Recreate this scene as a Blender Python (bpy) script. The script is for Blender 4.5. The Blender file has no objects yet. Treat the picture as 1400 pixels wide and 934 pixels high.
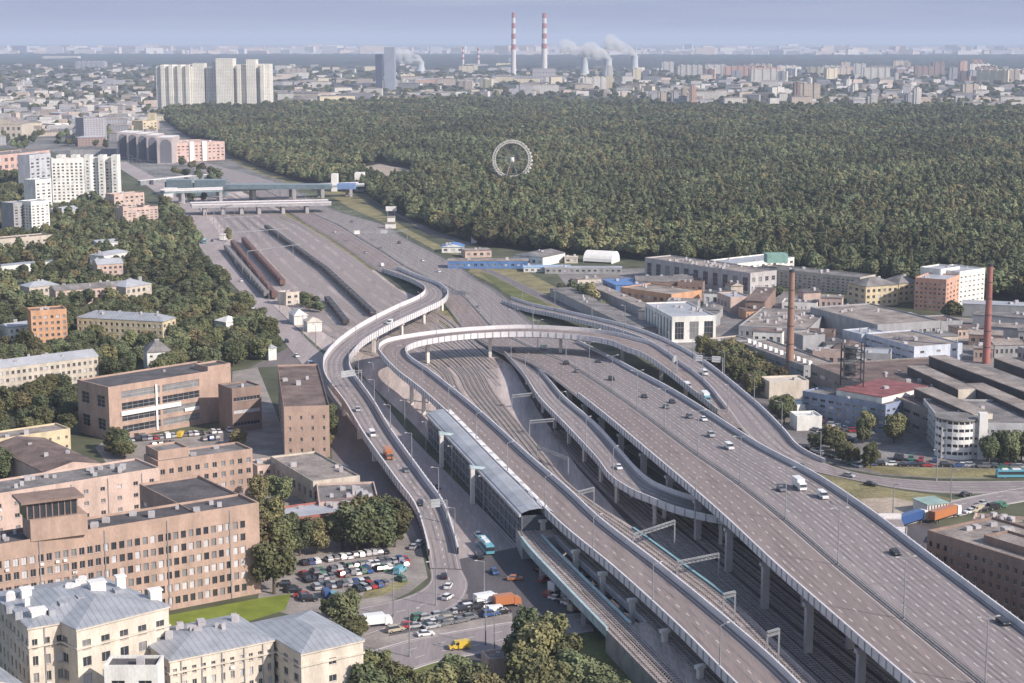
import bpy, math, random
from math import sin, cos, pi, radians, sqrt, atan2
from mathutils import Vector, Matrix, noise
random.seed(7)
scene = bpy.context.scene
col = scene.collection
# ------------------------------------------------------------------ camera
F, CX, CY, HOR, CZ = 2400.0, 700.0, 467.0, 53.0, 150.0
TH = math.atan((CY - HOR) / F)
cd = bpy.data.cameras.new('camera'); cam = bpy.data.objects.new('camera', cd); col.objects.link(cam)
cam.location = (0, 0, CZ); cam.rotation_euler = (pi/2 - TH, 0, 0)
cd.sensor_width = 36; cd.lens = F/1400*36; cd.clip_start = 1; cd.clip_end = 90000
scene.camera = cam
# ------------------------------------------------------------------ light
SUN_AZ, SUN_EL = radians(122), radians(33)      # azimuth from +Y towards +X
wd = bpy.data.worlds.new('World'); scene.world = wd; wd.use_nodes = True
nt = wd.node_tree; nt.nodes.clear()
out = nt.nodes.new('ShaderNodeOutputWorld'); bg = nt.nodes.new('ShaderNodeBackground')
sky = nt.nodes.new('ShaderNodeTexSky'); sky.sky_type = 'NISHITA'; sky.sun_disc = False
sky.sun_elevation = SUN_EL; sky.sun_rotation = SUN_AZ; sky.air_density = 1.3; sky.dust_density = 0.6; sky.ozone_density = 2.5
bg.inputs[1].default_value = 0.12
# thin stratus streaks drawn in the sky itself
tc = nt.nodes.new('ShaderNodeTexCoord'); mp = nt.nodes.new('ShaderNodeMapping'); mp.inputs['Scale'].default_value = (3, 3, 60)
ns = nt.nodes.new('ShaderNodeTexNoise'); ns.inputs['Scale'].default_value = 2.2; ns.inputs['Detail'].default_value = 5
rp = nt.nodes.new('ShaderNodeValToRGB'); rp.color_ramp.elements[0].position = 0.42; rp.color_ramp.elements[1].position = 0.75
mx = nt.nodes.new('ShaderNodeMix'); mx.data_type = 'RGBA'
mul = nt.nodes.new('ShaderNodeMix'); mul.data_type = 'RGBA'; mul.blend_type = 'MULTIPLY'; mul.inputs[0].default_value = 1
mul.inputs[7].default_value = (1.13, 0.94, 0.87, 1)
nt.links.new(tc.outputs['Generated'], mp.inputs[0]); nt.links.new(mp.outputs[0], ns.inputs['Vector'])
nt.links.new(ns.outputs[0], rp.inputs[0]); nt.links.new(sky.outputs[0], mul.inputs[6])
sc = nt.nodes.new('ShaderNodeMath'); sc.operation = 'MULTIPLY'; sc.inputs[1].default_value = 0.3
nt.links.new(rp.outputs[0], sc.inputs[0]); nt.links.new(sc.outputs[0], mx.inputs[0])
nt.links.new(mul.outputs[2], mx.inputs[6]); mx.inputs[7].default_value = (1.75, 2.15, 3.35, 1)
sx = nt.nodes.new('ShaderNodeSeparateXYZ'); nt.links.new(tc.outputs['Generated'], sx.inputs[0])
el = nt.nodes.new('ShaderNodeMapRange'); el.inputs[1].default_value = 0.02; el.inputs[2].default_value = 0.13; el.inputs[3].default_value = 0.93; el.inputs[4].default_value = 0.0
nt.links.new(sx.outputs[2], el.inputs[0]); ba = nt.nodes.new('ShaderNodeMix'); ba.data_type = 'RGBA'
bk = nt.nodes.new('ShaderNodeMix'); bk.data_type = 'RGBA'; bk.inputs[6].default_value = (1.70, 2.12, 3.30, 1); bk.inputs[7].default_value = (2.15, 2.50, 3.45, 1)
nt.links.new(rp.outputs[0], bk.inputs[0]); nt.links.new(el.outputs[0], ba.inputs[0]); nt.links.new(mx.outputs[2], ba.inputs[6]); nt.links.new(bk.outputs[2], ba.inputs[7])
nt.links.new(ba.outputs[2], bg.inputs[0]); nt.links.new(bg.outputs[0], out.inputs[0])
sd = bpy.data.lights.new('sun', 'SUN'); sd.energy = 3.9; sd.angle = radians(0.6); sd.color = (1.0, 0.91, 0.81)
so = bpy.data.objects.new('sun', sd); col.objects.link(so)
sdir = Vector((sin(SUN_AZ)*cos(SUN_EL), cos(SUN_AZ)*cos(SUN_EL), sin(SUN_EL)))
so.rotation_euler = sdir.to_track_quat('Z', 'Y').to_euler(); so.location = (300, -200, 600)
vs = scene.view_settings; vs.view_transform = 'Standard'; vs.look = 'None'; vs.gamma = 1; vs.exposure = 0.6; vs.use_curve_mapping = False
HAZE = 5.8e-5
# ------------------------------------------------------------------ projection helpers
def ray(px, py):
    a = (px - CX)/F; b = -(py - CY)/F
    return Vector((a, cos(TH) + b*sin(TH), -sin(TH) + b*cos(TH)))
def W(px, py, z=0.0):
    r = ray(px, py); t = (z - CZ)/r.z
    return Vector((r.x*t, r.y*t, z))
def hfrom(px, ytop, ybase):
    g = W(px, ybase, 0); r = ray(px, ytop)
    return CZ + r.z*g.y/r.y
def pix(p):
    yc = p[1]*cos(TH) - (p[2]-CZ)*sin(TH); zc = p[1]*sin(TH) + (p[2]-CZ)*cos(TH)
    if yc <= 1: return (-9999, -9999)
    return (CX + F*p[0]/yc, CY - F*zc/yc)
# ------------------------------------------------------------------ materials
MATS = {}
def mat(name, c, rough=0.85, var=0.18, scale=0.25, stretch=(1, 1, 1), metal=0.0, spec=0.3, fine=0.10, rnd=0.0, bump=0):
    if name in MATS: return MATS[name]
    m = bpy.data.materials.new(name); m.use_nodes = True; n = m.node_tree; L = n.links
    b = n.nodes['Principled BSDF']; b.inputs['Roughness'].default_value = rough; b.inputs['Metallic'].default_value = metal
    b.inputs['Specular IOR Level'].default_value = spec
    g = n.nodes.new('ShaderNodeNewGeometry'); mp = n.nodes.new('ShaderNodeMapping'); mp.inputs['Scale'].default_value = stretch
    L.new(g.outputs['Position'], mp.inputs[0])
    t1 = n.nodes.new('ShaderNodeTexNoise'); t1.inputs['Scale'].default_value = scale; t1.inputs['Detail'].default_value = 4
    t2 = n.nodes.new('ShaderNodeTexNoise'); t2.inputs['Scale'].default_value = scale*9; t2.inputs['Detail'].default_value = 2
    L.new(mp.outputs[0], t1.inputs['Vector']); L.new(mp.outputs[0], t2.inputs['Vector'])
    r1 = n.nodes.new('ShaderNodeMapRange'); r1.inputs[1].default_value = 0.3; r1.inputs[2].default_value = 0.7
    r1.inputs[3].default_value = 1-var; r1.inputs[4].default_value = 1+var
    r2 = n.nodes.new('ShaderNodeMapRange'); r2.inputs[1].default_value = 0.3; r2.inputs[2].default_value = 0.7
    r2.inputs[3].default_value = 1-fine; r2.inputs[4].default_value = 1+fine
    L.new(t1.outputs[0], r1.inputs[0]); L.new(t2.outputs[0], r2.inputs[0])
    k = n.nodes.new('ShaderNodeMath'); k.operation = 'MULTIPLY'; L.new(r1.outputs[0], k.inputs[0]); L.new(r2.outputs[0], k.inputs[1])
    last = k
    if rnd:
        oi = n.nodes.new('ShaderNodeObjectInfo'); r3 = n.nodes.new('ShaderNodeMapRange')
        r3.inputs[3].default_value = 1-rnd; r3.inputs[4].default_value = 1+rnd
        L.new(oi.outputs['Random'], r3.inputs[0]); k2 = n.nodes.new('ShaderNodeMath'); k2.operation = 'MULTIPLY'
        L.new(k.outputs[0], k2.inputs[0]); L.new(r3.outputs[0], k2.inputs[1]); last = k2
    v = n.nodes.new('ShaderNodeVectorMath'); v.operation = 'SCALE'; v.inputs[0].default_value = c[:3]
    L.new(last.outputs[0], v.inputs['Scale']); L.new(v.outputs[0], b.inputs['Base Color'])
    if bump:
        bp = n.nodes.new('ShaderNodeBump'); bp.inputs['Strength'].default_value = bump; L.new(t2.outputs[0], bp.inputs['Height'])
        L.new(bp.outputs[0], b.inputs['Normal'])
    MATS[name] = m
    return m
def grid_mat(name, c, wc, floor=3.0, bay=3.4, fz=0.45, fx=0.5):
    """wall colour with a regular grid of darker window panes, laid out on the object's own axes"""
    if name in MATS: return MATS[name]
    m = mat(name, c, var=0.1, scale=0.05); n = m.node_tree; L = n.links; b = n.nodes['Principled BSDF']
    src = b.inputs['Base Color'].links[0].from_socket
    tc = n.nodes.new('ShaderNodeTexCoord'); sp = n.nodes.new('ShaderNodeSeparateXYZ'); L.new(tc.outputs['Object'], sp.inputs[0])
    gn = n.nodes.new('ShaderNodeSeparateXYZ'); L.new(tc.outputs['Normal'], gn.inputs[0])
    def M(op, a, bb=None):
        q = n.nodes.new('ShaderNodeMath'); q.operation = op
        for i, s in enumerate((a, bb)):
            if s is None: continue
            if isinstance(s, (int, float)): q.inputs[i].default_value = s
            else: L.new(s, q.inputs[i])
        return q.outputs[0]
    ax = M('ABSOLUTE', gn.outputs[0]); useY = M('GREATER_THAN', ax, 0.7)
    u = M('ADD', M('MULTIPLY', sp.outputs[1], useY), M('MULTIPLY', sp.outputs[0], M('SUBTRACT', 1, useY)))
    a1 = M('LESS_THAN', M('FRACT', M('ADD', M('DIVIDE', u, bay), 100.25)), fx)
    a2 = M('LESS_THAN', M('FRACT', M('DIVIDE', M('ADD', sp.outputs[2], -0.9), floor)), fz)
    wall = M('LESS_THAN', M('ABSOLUTE', gn.outputs[2]), 0.5)
    k = M('MULTIPLY', M('MULTIPLY', a1, a2), wall)
    mx = n.nodes.new('ShaderNodeMix'); mx.data_type = 'RGBA'; L.new(k, mx.inputs[0]); L.new(src, mx.inputs[6])
    mx.inputs[7].default_value = (*wc, 1); L.new(mx.outputs[2], b.inputs['Base Color'])
    return m
# ------------------------------------------------------------------ mesh builder
class MB:
    def __init__(s): s.v = []; s.f = []; s.m = []
    def poly(s, pts, mi=0):
        n = len(s.v); s.v += [tuple(p) for p in pts]; s.f.append(tuple(range(n, n+len(pts)))); s.m.append(mi)
    def ring(s, a, b, mi=0):       # side faces between two equal loops
        k = len(a)
        for i in range(k):
            j = (i+1) % k; s.poly([a[i], a[j], b[j], b[i]], mi)
    def prism(s, pts, z0, z1, mi=0, top=None, bottom=False):
        a = [(p[0], p[1], z0) for p in pts]; b = [(p[0], p[1], z1) for p in pts]
        s.ring(a, b, mi); s.poly(b, mi if top is None else top)
        if bottom: s.poly(a[::-1], mi)
    def box(s, c, d, rz=0.0, mi=0):
        ca, sa = cos(rz), sin(rz); hx, hy = d[0]/2, d[1]/2
        pts = [(c[0]+x*ca-y*sa, c[1]+x*sa+y*ca) for x, y in ((-hx, -hy), (hx, -hy), (hx, hy), (-hx, hy))]
        s.prism(pts, c[2], c[2]+d[2], mi, bottom=True)
    def cyl(s, c, r0, r1, h, n=10, mi=0, cap=True):
        a = [(c[0]+r0*cos(2*pi*i/n), c[1]+r0*sin(2*pi*i/n), c[2]) for i in range(n)]
        b = [(c[0]+r1*cos(2*pi*i/n), c[1]+r1*sin(2*pi*i/n), c[2]+h) for i in range(n)]
        s.ring(a, b, mi)
        if cap: s.poly(b, mi)
    def beam(s, p, q, w, h=None, mi=0):
        h = h or w; p = Vector(p); q = Vector(q); d = (q-p)
        if d.length < 1e-6: return
        d.normalize(); up = Vector((0, 0, 1)) if abs(d.z) < 0.95 else Vector((1, 0, 0))
        x = d.cross(up).normalized(); y = x.cross(d)
        o = [x*(-w/2)+y*(-h/2), x*(w/2)+y*(-h/2), x*(w/2)+y*(h/2), x*(-w/2)+y*(h/2)]
        a = [p+k for k in o]; b = [q+k for k in o]
        s.ring(a, b, mi); s.poly(b, mi); s.poly(a[::-1], mi)
    def mesh(s, name, mats, off=(0, 0, 0), smooth=False):
        me = bpy.data.meshes.new(name)
        me.from_pydata([(p[0]-off[0], p[1]-off[1], p[2]-off[2]) for p in s.v], [], s.f)
        for m in mats: me.materials.append(m)
        me.polygons.foreach_set('material_index', s.m)
        if smooth: me.polygons.foreach_set('use_smooth', [True]*len(s.f))
        me.update(); return me
    def done(s, name, mats, parent=None, smooth=False, loc=None):
        if not s.f: return None
        if not isinstance(mats, (list, tuple)): mats = [mats]
        off = Vector(loc or (0, 0, 0)); q = parent
        while q: off = off+q.location; q = q.parent
        o = bpy.data.objects.new(name, s.mesh(name, mats, off, smooth)); col.objects.link(o)
        if parent: o.parent = parent
        elif loc: o.location = loc
        return o
def tag(o, label=None, cat=None, group=None, kind=None):
    if label: o['label'] = label
    if cat: o['category'] = cat
    if group: o['group'] = group
    if kind: o['kind'] = kind
    return o
def thing(name, loc, label, cat, group=None):
    o = bpy.data.objects.new(name, None); col.objects.link(o); o.location = loc; o.empty_display_size = 0.1
    return tag(o, label, cat, group)
def struct(mb, name, m, label=None):
    o = mb.done(name, m); o['kind'] = 'structure'
    if label: o['label'] = label
    return o
ORD = ['first','second','third','fourth','fifth','sixth','seventh','eighth','ninth','tenth','eleventh','twelfth','thirteenth','fourteenth','fifteenth','sixteenth','seventeenth','eighteenth','nineteenth','twentieth']
TENS = {2: 'twenty', 3: 'thirty', 4: 'forty', 5: 'fifty', 6: 'sixty', 7: 'seventy', 8: 'eighty', 9: 'ninety'}
def ordinal(i):   # 0-based
    n = i+1
    if n <= 20: return ORD[i]
    if n < 100: return TENS[n//10][:-1]+'ieth' if n % 10 == 0 else TENS[n//10]+'-'+ORD[n % 10-1]
    return 'hundred-and-'+ordinal(n-101) if n > 100 else 'hundredth'
def catmull(P, n):
    out = []; P = [Vector(p) for p in P]
    Q = [P[0]*2-P[1]]+P+[P[-1]*2-P[-2]]
    for i in range(1, len(Q)-2):
        for k in range(n):
            t = k/n; a, b, c, d = Q[i-1], Q[i], Q[i+1], Q[i+2]
            out.append(0.5*((2*b)+(c-a)*t+(2*a-5*b+4*c-d)*t*t+(3*b-a-3*c+d)*t*t*t))
    out.append(P[-1]); return out
def inside(x, y, poly):
    c = False; n = len(poly); j = n-1
    for i in range(n):
        xi, yi = poly[i]; xj, yj = poly[j]
        if (yi > y) != (yj > y) and x < (xj-xi)*(y-yi)/(yj-yi)+xi: c = not c
        j = i
    return c
# shared materials
M = dict(
 asphalt=mat('asphalt', (0.165, 0.145, 0.145), stretch=(1, .12, 1), scale=.2, var=.16),
 asphalt_l=mat('asphalt_grey', (0.26, 0.228, 0.228), stretch=(1, .06, 1), scale=.3, var=.12),
 asphalt_b=mat('asphalt_brown', (0.235, 0.19, 0.18), stretch=(1, .06, 1), scale=.3, var=.12),
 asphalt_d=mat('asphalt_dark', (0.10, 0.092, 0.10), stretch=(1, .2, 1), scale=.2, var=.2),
 concrete=mat('concrete', (0.42, 0.40, 0.41), scale=.35, var=.12),
 concrete_d=mat('concrete_weathered', (0.34, 0.33, 0.34), scale=.35, var=.2),
 barrier=mat('barrier_panel', (0.60, 0.58, 0.60), scale=.15, var=.1),
 white=mat('white_paint', (0.72, 0.70, 0.68), var=.08),
 line=mat('road_paint', (0.52, 0.475, 0.45), var=.2, scale=1.5),
 steel=mat('galvanised_steel', (0.30, 0.31, 0.33), rough=.5, metal=.4),
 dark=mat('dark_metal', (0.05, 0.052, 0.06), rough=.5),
 teal=mat('teal_girder_paint', (0.20, 0.34, 0.38), rough=.5, scale=.5),
 teal_l=mat('pale_teal_paint', (0.38, 0.47, 0.49), rough=.5),
 rail=mat('rail_steel', (0.50, 0.47, 0.46), rough=.4, metal=.4),
 ballast=mat('ballast', (0.35, 0.295, 0.275), scale=.6, var=.25, fine=.25),
 glass=mat('window_glass', (0.035, 0.04, 0.05), rough=.12, spec=.8),
 glass_m=mat('window_glass_curtained', (0.20, 0.20, 0.21), rough=.25, spec=.6),
 glass_l=mat('window_glass_bright', (0.48, 0.48, 0.50), rough=.3, spec=.5),
 tyre=mat('tyre_rubber', (0.02, 0.02, 0.02)),
)
# ------------------------------------------------------------------ ground
def sheet(name, poly, z, m, label=None):
    mb = MB(); mb.poly([W(x, y, z) if not isinstance(x, Vector) else x for x, y in poly]); return struct(mb, name, m, label)
gm = mat('terrain', (0.085, 0.092, 0.055), scale=.008, var=.35, fine=.3)
mb = MB(); N = 8
mb.poly([(-42000, -2500, 0), (42000, -2500, 0), (42000, 52000, 0), (-42000, 52000, 0)]); struct(mb, 'ground', gm, 'flat ground of the city reaching to the horizon')
gcity = mat('city_ground', (0.17, 0.165, 0.16), scale=.02, var=.4, fine=.3)
grass = mat('grass', (0.115, 0.125, 0.045), scale=.08, var=.35, fine=.25)
drygrass = mat('dry_grass', (0.21, 0.185, 0.095), scale=.08, var=.35, fine=.25)
yardm = mat('rail_yard_gravel', (0.42, 0.355, 0.335), stretch=(1, .05, 1), scale=.18, var=.28, fine=.16)
sand = mat('sandy_ground', (0.36, 0.30, 0.24), scale=.1, var=.3, fine=.2)
lot = mat('worn_paving', (0.27, 0.24, 0.22), scale=.12, var=.25, fine=.15)
brown = mat('bare_earth', (0.15, 0.12, 0.10), scale=.1, var=.4, fine=.25)
def gpoly(pts): return [(x, y) for x, y in pts]
YARD = [(262,268),(330,262),(392,291),(423,311),(455,330),(483,349),(514,371),(545,395),(600,418),(632,455),(657,472),(700,500),(735,560),(790,640),(860,718),(720,745),(640,660),(560,575),(505,525),(478,490),(440,478),(400,442),(362,407),(330,374),(312,348),(298,318),(275,288)]
sheet('rail_yard_ground', YARD, .02, yardm, 'pinkish grey gravel of the rail yard left of the highway')
sheet('industrial_ground', [(760,372),(890,366),(1000,385),(1240,430),(1420,440),(1700,470),(1700,655),(1400,655),(1280,654),(1206,650),(1157,641),(1123,629),(1092,612),(1068,585),(1040,556),(1003,524),(966,497),(932,476),(894,460),(854,447),(809,436)], .02, mat('works_yard', (0.20, 0.185, 0.18), scale=.05, var=.35, fine=.2), 'grey yards and lanes between the factory sheds')
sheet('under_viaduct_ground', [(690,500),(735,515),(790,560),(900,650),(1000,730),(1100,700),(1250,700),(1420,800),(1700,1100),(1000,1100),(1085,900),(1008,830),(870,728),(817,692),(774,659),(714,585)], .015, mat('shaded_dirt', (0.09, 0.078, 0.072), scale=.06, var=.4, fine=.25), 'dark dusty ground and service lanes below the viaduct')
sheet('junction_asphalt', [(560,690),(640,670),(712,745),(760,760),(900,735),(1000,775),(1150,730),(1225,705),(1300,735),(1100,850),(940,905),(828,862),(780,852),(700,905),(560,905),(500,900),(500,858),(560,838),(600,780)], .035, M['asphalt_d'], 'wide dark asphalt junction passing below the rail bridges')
sheet('car_park_paving', [(352,830),(360,742),(395,735),(470,722),(530,690),(555,700),(575,745),(585,790),(560,810),(500,838),(440,850)], .03, lot, 'worn beige paving of the crowded car park')
sheet('courtyard_paving', [(150,640),(130,612),(150,598),(314,588),(318,508),(352,502),(392,600),(400,640),(420,700),(360,720)], .03, lot, 'worn courtyard between the brick buildings')
sheet('pavement', [(480,900),(500,858),(530,848),(560,836),(640,812),(640,818),(560,842),(530,870),(700,838),(702,862),(620,874),(520,893)], .055, lot, 'pale pavement strip along the avenue')
sheet('side_street', [(340,503),(395,475),(440,530),(500,600),(560,690),(592,765),(575,745),(555,700),(530,690),(500,700),(470,640),(455,640),(450,560),(404,500)], .025, M['asphalt'], 'worn side street between the brick block and the left flyover')
sheet('lawn', [(226,842),(354,818),(398,812),(390,834),(300,862),(226,870)], .04, mat('lawn_grass', (0.16, 0.20, 0.03), scale=.2, var=.2), 'bright green lawn at the foot of the long brick building')
sheet('grass_verge', [(500,803),(520,800),(556,793),(560,797),(545,806),(520,815),(495,819)], .05, drygrass, 'curved strip of dry grass beside the car park')
sheet('slip_road_island', [(640,372),(700,400),(760,428),(800,420),(770,398),(720,372),(650,358)], .03, drygrass, 'dry yellow grass between highway and slip road')
sheet('roadside_verge', [(430,250),(480,262),(520,290),(560,315),(620,345),(650,352),(600,345),(540,312),(480,285),(440,262)], .03, drygrass, 'dry grass strip right of the far highway')
sheet('green_island', [(655,372),(690,380),(735,405),(760,428),(720,414),(690,400)], .045, grass, 'green grass wedge beside the highway')
sheet('loop_island', [(600,425),(612,425),(636,455),(655,468),(620,462),(600,445)], .03, drygrass, 'dry grass wedge under the looping ramp')
sheet('roundabout_green', [(1100,640),(1135,650),(1181,661),(1230,670),(1279,677),(1310,684),(1266,692),(1230,700),(1180,690),(1150,690),(1140,670)], .04, drygrass, 'dry green island between the slip road and the avenue')
sheet('roundabout_gravel', [(1175,682),(1220,680),(1290,695),(1220,704),(1190,700)], .06, sand, 'pale gravel path crossing the grass island')
sheet('north_verge', [(1170,636),(1280,640),(1420,642),(1420,655),(1280,653),(1206,648)], .03, drygrass, 'dry grass verge beside the curving street')
sheet('forest_clearing', [(478,232),(520,224),(560,232),(566,246),(520,248)], .1, sand, 'sandy clearing in the park near the wheel')
sheet('forest_pond', [(515,246),(560,243),(566,250),(530,254)], .14, mat('pond_water', (0.22, 0.25, 0.30), rough=.2), 'pale pond at the edge of the park')
sheet('highway_embankment', [(310,212),(335,214),(430,252),(395,252),(330,228)], .03, drygrass, 'sandy grass slope beside the far railway')
sheet('far_highway_ground', [(-60,150),(60,170),(215,160),(310,210),(400,252),(330,262),(262,268),(235,262),(170,232),(60,205),(-60,200)], .01, gcity, 'grey built ground around the far railway')
sheet('yard_grass_strip', [(392,291),(423,309),(455,328),(514,369),(505,371),(450,333),(415,313),(380,297)], .05, drygrass, 'narrow dry grass strip between yard and highway')
sheet('south_green', [(620,905),(700,900),(780,852),(828,870),(900,950),(940,1000),(560,1000),(500,960),(505,900)], .03, grass, 'green ground below the trees at the bottom edge')
sheet('city_ground_left', [(-100,160),(-100,95),(500,80),(900,95),(1500,80),(1500,152),(900,150),(600,138),(240,150),(215,165)], .01, mat('far_city_ground', (0.075, 0.08, 0.065), scale=.006, var=.5, fine=.4), 'built-up ground of the distant districts')
# ------------------------------------------------------------------ roads
ROADS = {}
M['wear'] = mat('worn_wheel_path', (0.20, 0.175, 0.172), stretch=(1, .03, 1), scale=.4, var=.3)
M['street'] = mat('sunlit_street', (0.33, 0.285, 0.28), stretch=(1, .1, 1), scale=.1, var=.15)  # pale asphalt tone of the long avenue
def road_samples(pairs, n=6):
    L = catmull([W(a, b, z) for a, b, c, d, z in pairs], n); R = catmull([W(c, d, z) for a, b, c, d, z in pairs], n)
    return L, R
def cum(P):
    s = [0]
    for i in range(1, len(P)): s.append(s[-1]+(P[i]-P[i-1]).length)
    return s
def at_s(L, R, S, s, f):
    s = max(0, min(S[-1]-1e-4, s)); i = 0
    lo, hi = 0, len(S)-1
    while hi-lo > 1:
        mdl = (lo+hi)//2
        if S[mdl] <= s: lo = mdl
        else: hi = mdl
    t = (s-S[lo])/max(1e-6, S[lo+1]-S[lo])
    a = L[lo].lerp(L[lo+1], t); b = R[lo].lerp(R[lo+1], t)
    return a.lerp(b, f)
def strip(mb, L, R, S, f0, f1, s0, s1, dz, mi=0, step=4):
    n = max(1, int((s1-s0)/step)); prev = None
    for i in range(n+1):
        s = s0+(s1-s0)*i/n; a = at_s(L, R, S, s, f0); b = at_s(L, R, S, s, f1); a.z += dz; b.z += dz
        if prev: mb.poly([prev[0], prev[1], b, a], mi)
        prev = (a, b)
def dashes(mb, L, R, S, fs, dz, per=6.8, ln=2.3, w=.30, s0=0, s1=None):
    s1 = S[-1] if s1 is None else s1; s = s0
    while s < s1-ln:
        wid = (at_s(L, R, S, s, 1)-at_s(L, R, S, s, 0)).length
        for f in fs: strip(mb, L, R, S, f-w/2/wid, f+w/2/wid, s, s+ln, dz, step=9)
        s += per
def edge_lines(mb, L, R, S, fs, dz, w=.25):
    wid = (at_s(L, R, S, S[-1]/2, 1)-at_s(L, R, S, S[-1]/2, 0)).length
    for f in fs: strip(mb, L, R, S, f-w/2/wid, f+w/2/wid, 0, S[-1], dz, step=5)
def viaduct(key, label, pairs, mdeck, hp=1.6, thick=1.7, lanes=(.5,), bents=None, tp=.4, n=6, edges=(.06, .94), band=None, parL=(0, 1), parR=(0, 1), cat='flyover', posts=4.0, name='flyover', colw=1.5, dash=True, piers_from=4.0, face=0.0):
    L, R = road_samples(pairs, n); C = [(a+b)/2 for a, b in zip(L, R)]; S = cum(C); ROADS[key] = (L, R, S, C)
    root = thing(name, (C[len(C)//2].x, C[len(C)//2].y, 0), label, cat)
    mb = MB()
    for i in range(len(L)-1):
        a, b, c, d = L[i], R[i], R[i+1], L[i+1]; dn = Vector((0, 0, -thick))
        mb.poly([a, b, c, d][::-1] if (b-a).cross(c-b).z < 0 else [a, b, c, d], 0)
        ins = .22
        a2, b2, c2, d2 = a.lerp(b, ins)+dn, b.lerp(a, ins)+dn, c.lerp(d, ins)+dn, d.lerp(c, ins)+dn
        am, bm, cm, dm = a+dn*.45, b+dn*.45, c+dn*.45, d+dn*.45
        mb.poly([a, d, dm, am], 1); mb.poly([am, dm, d2, a2], 1); mb.poly([b, bm, cm, c], 1); mb.poly([bm, b2, c2, cm], 1); mb.poly([a2, d2, c2, b2], 1)
    mb.done('deck', [mdeck, M['concrete']], root)
    for side, (u0, u1) in ((0, parL), (1, parR)):
        if u1 <= u0: continue
        mb = MB(); Z = Vector((0, 0, hp)); n0, n1 = int(u0*(len(L)-1)), int(u1*(len(L)-1))
        for i in range(n0, n1):
            A, Bq = (L, R) if side == 0 else (R, L)
            a, b = A[i], A[i+1]; ia = (Bq[i]-A[i]).normalized()*tp; ib = (Bq[i+1]-A[i+1]).normalized()*tp
            oa, ob = a-ia*.1, b-ib*.1; lo = Vector((0, 0, -.75)); l2 = Vector((0, 0, .02))
            mb.poly([oa+lo, ob+lo, ob+Z, oa+Z]); mb.poly([a+ia+l2, b+ib+l2, b+ib+Z, a+ia+Z][::-1]); mb.poly([oa+Z, ob+Z, b+ib+Z, a+ia+Z])
        if posts:
            s = S[n0]
            while s < S[n1]:
                p = at_s(L, R, S, s, side); q = at_s(L, R, S, s, 1-side); dd = (p-q).normalized()
                c = p+dd*.14; mb.box((c.x, c.y, c.z-.7), (.22, .3, hp+.8), atan2(dd.y, dd.x), 1); s += posts
        mb.done('parapet', [M['barrier'], M['concrete_d']], root)
    # worn wheel paths and expansion joints
    mw_ = MB(); ls_ = sorted(set([edges[0]]+list(lanes)+[edges[-1]])); wid_ = (at_s(L, R, S, S[-1]/2, 1)-at_s(L, R, S, S[-1]/2, 0)).length
    for u_, v_ in zip(ls_[:-1], ls_[1:]):
        if v_-u_ < 2.2/wid_: continue
        for t_ in (.27, .73): c_ = u_+(v_-u_)*t_; strip(mw_, L, R, S, c_-.35/wid_, c_+.35/wid_, 0, S[-1], .02, 0, 5)
    mw_.done('wheel_path', M['wear'], root); mj_ = MB(); s_ = 17
    while s_ < S[-1]-20:
        if at_s(L, R, S, s_, .5).z > 3: strip(mj_, L, R, S, .02, .98, s_, s_+.3, .026, 0, 9)
        s_ += 34
    mj_.done('joint_lines', M['wear'], root)
    mb = MB()
    if dash: dashes(mb, L, R, S, lanes, .03)
    edge_lines(mb, L, R, S, edges, .03)
    mb.done('lane_marking', M['line'], root)
    if bents:
        for s, fs in bents:
            p0 = at_s(L, R, S, s, 0); p1 = at_s(L, R, S, s, 1); top = p0.z-thick-.1
            if top < piers_from-1.5: continue
            d = (p1-p0).normalized(); rz = atan2(d.y, d.x)
            for f in fs:
                p = p0.lerp(p1, f); mb = MB()
                mb.box((p.x, p.y, -.1), (colw, colw*.8, top-.8), rz)
                mb.box((p.x, p.y, top-.9), (colw*1.7, colw*.9, .9), rz)
                mb.done('pier', M['concrete'], root)
    return root, L, R, S
def ground_road(name, label, pairs, m, z=.06, lanes=(.5,), kerb=True, n=6, key=None, edges=(.05, .95)):
    pr = [(a, b, c, d, z) for a, b, c, d in pairs]; L, R = road_samples(pr, n); C = [(a+b)/2 for a, b in zip(L, R)]; S = cum(C)
    if key: ROADS[key] = (L, R, S, C)
    mb = MB(); strip(mb, L, R, S, 0, 1, 0, S[-1], 0, 0); dashes(mb2 := MB(), L, R, S, lanes, .02, 8, 3, .3); edge_lines(mb2, L, R, S, edges, .02, .22)
    struct(mb, name, m, label); o = struct(mb2, 'road_marking', M['line'], 'white lane lines on the '+label.split(',')[0])
    if kerb:
        mb = MB()
        for side in (0, 1):
            A, Bq = (L, R) if side == 0 else (R, L)
            for i in range(len(A)-1):
                a, b = A[i], A[i+1]; ia = (Bq[i]-A[i]).normalized()*-.3; ib = (Bq[i+1]-A[i+1]).normalized()*-.3; u = Vector((0, 0, .12))
                mb.poly([a, b, b+u, a+u]); mb.poly([a+u, b+u, b+ib+u, a+ia+u]); mb.poly([a+ia+u, b+ib+u, b+ib*1.02-u, a+ia*1.02-u])
        struct(mb, 'kerb', M['concrete'], 'concrete kerbs of the '+label.split(',')[0])
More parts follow.
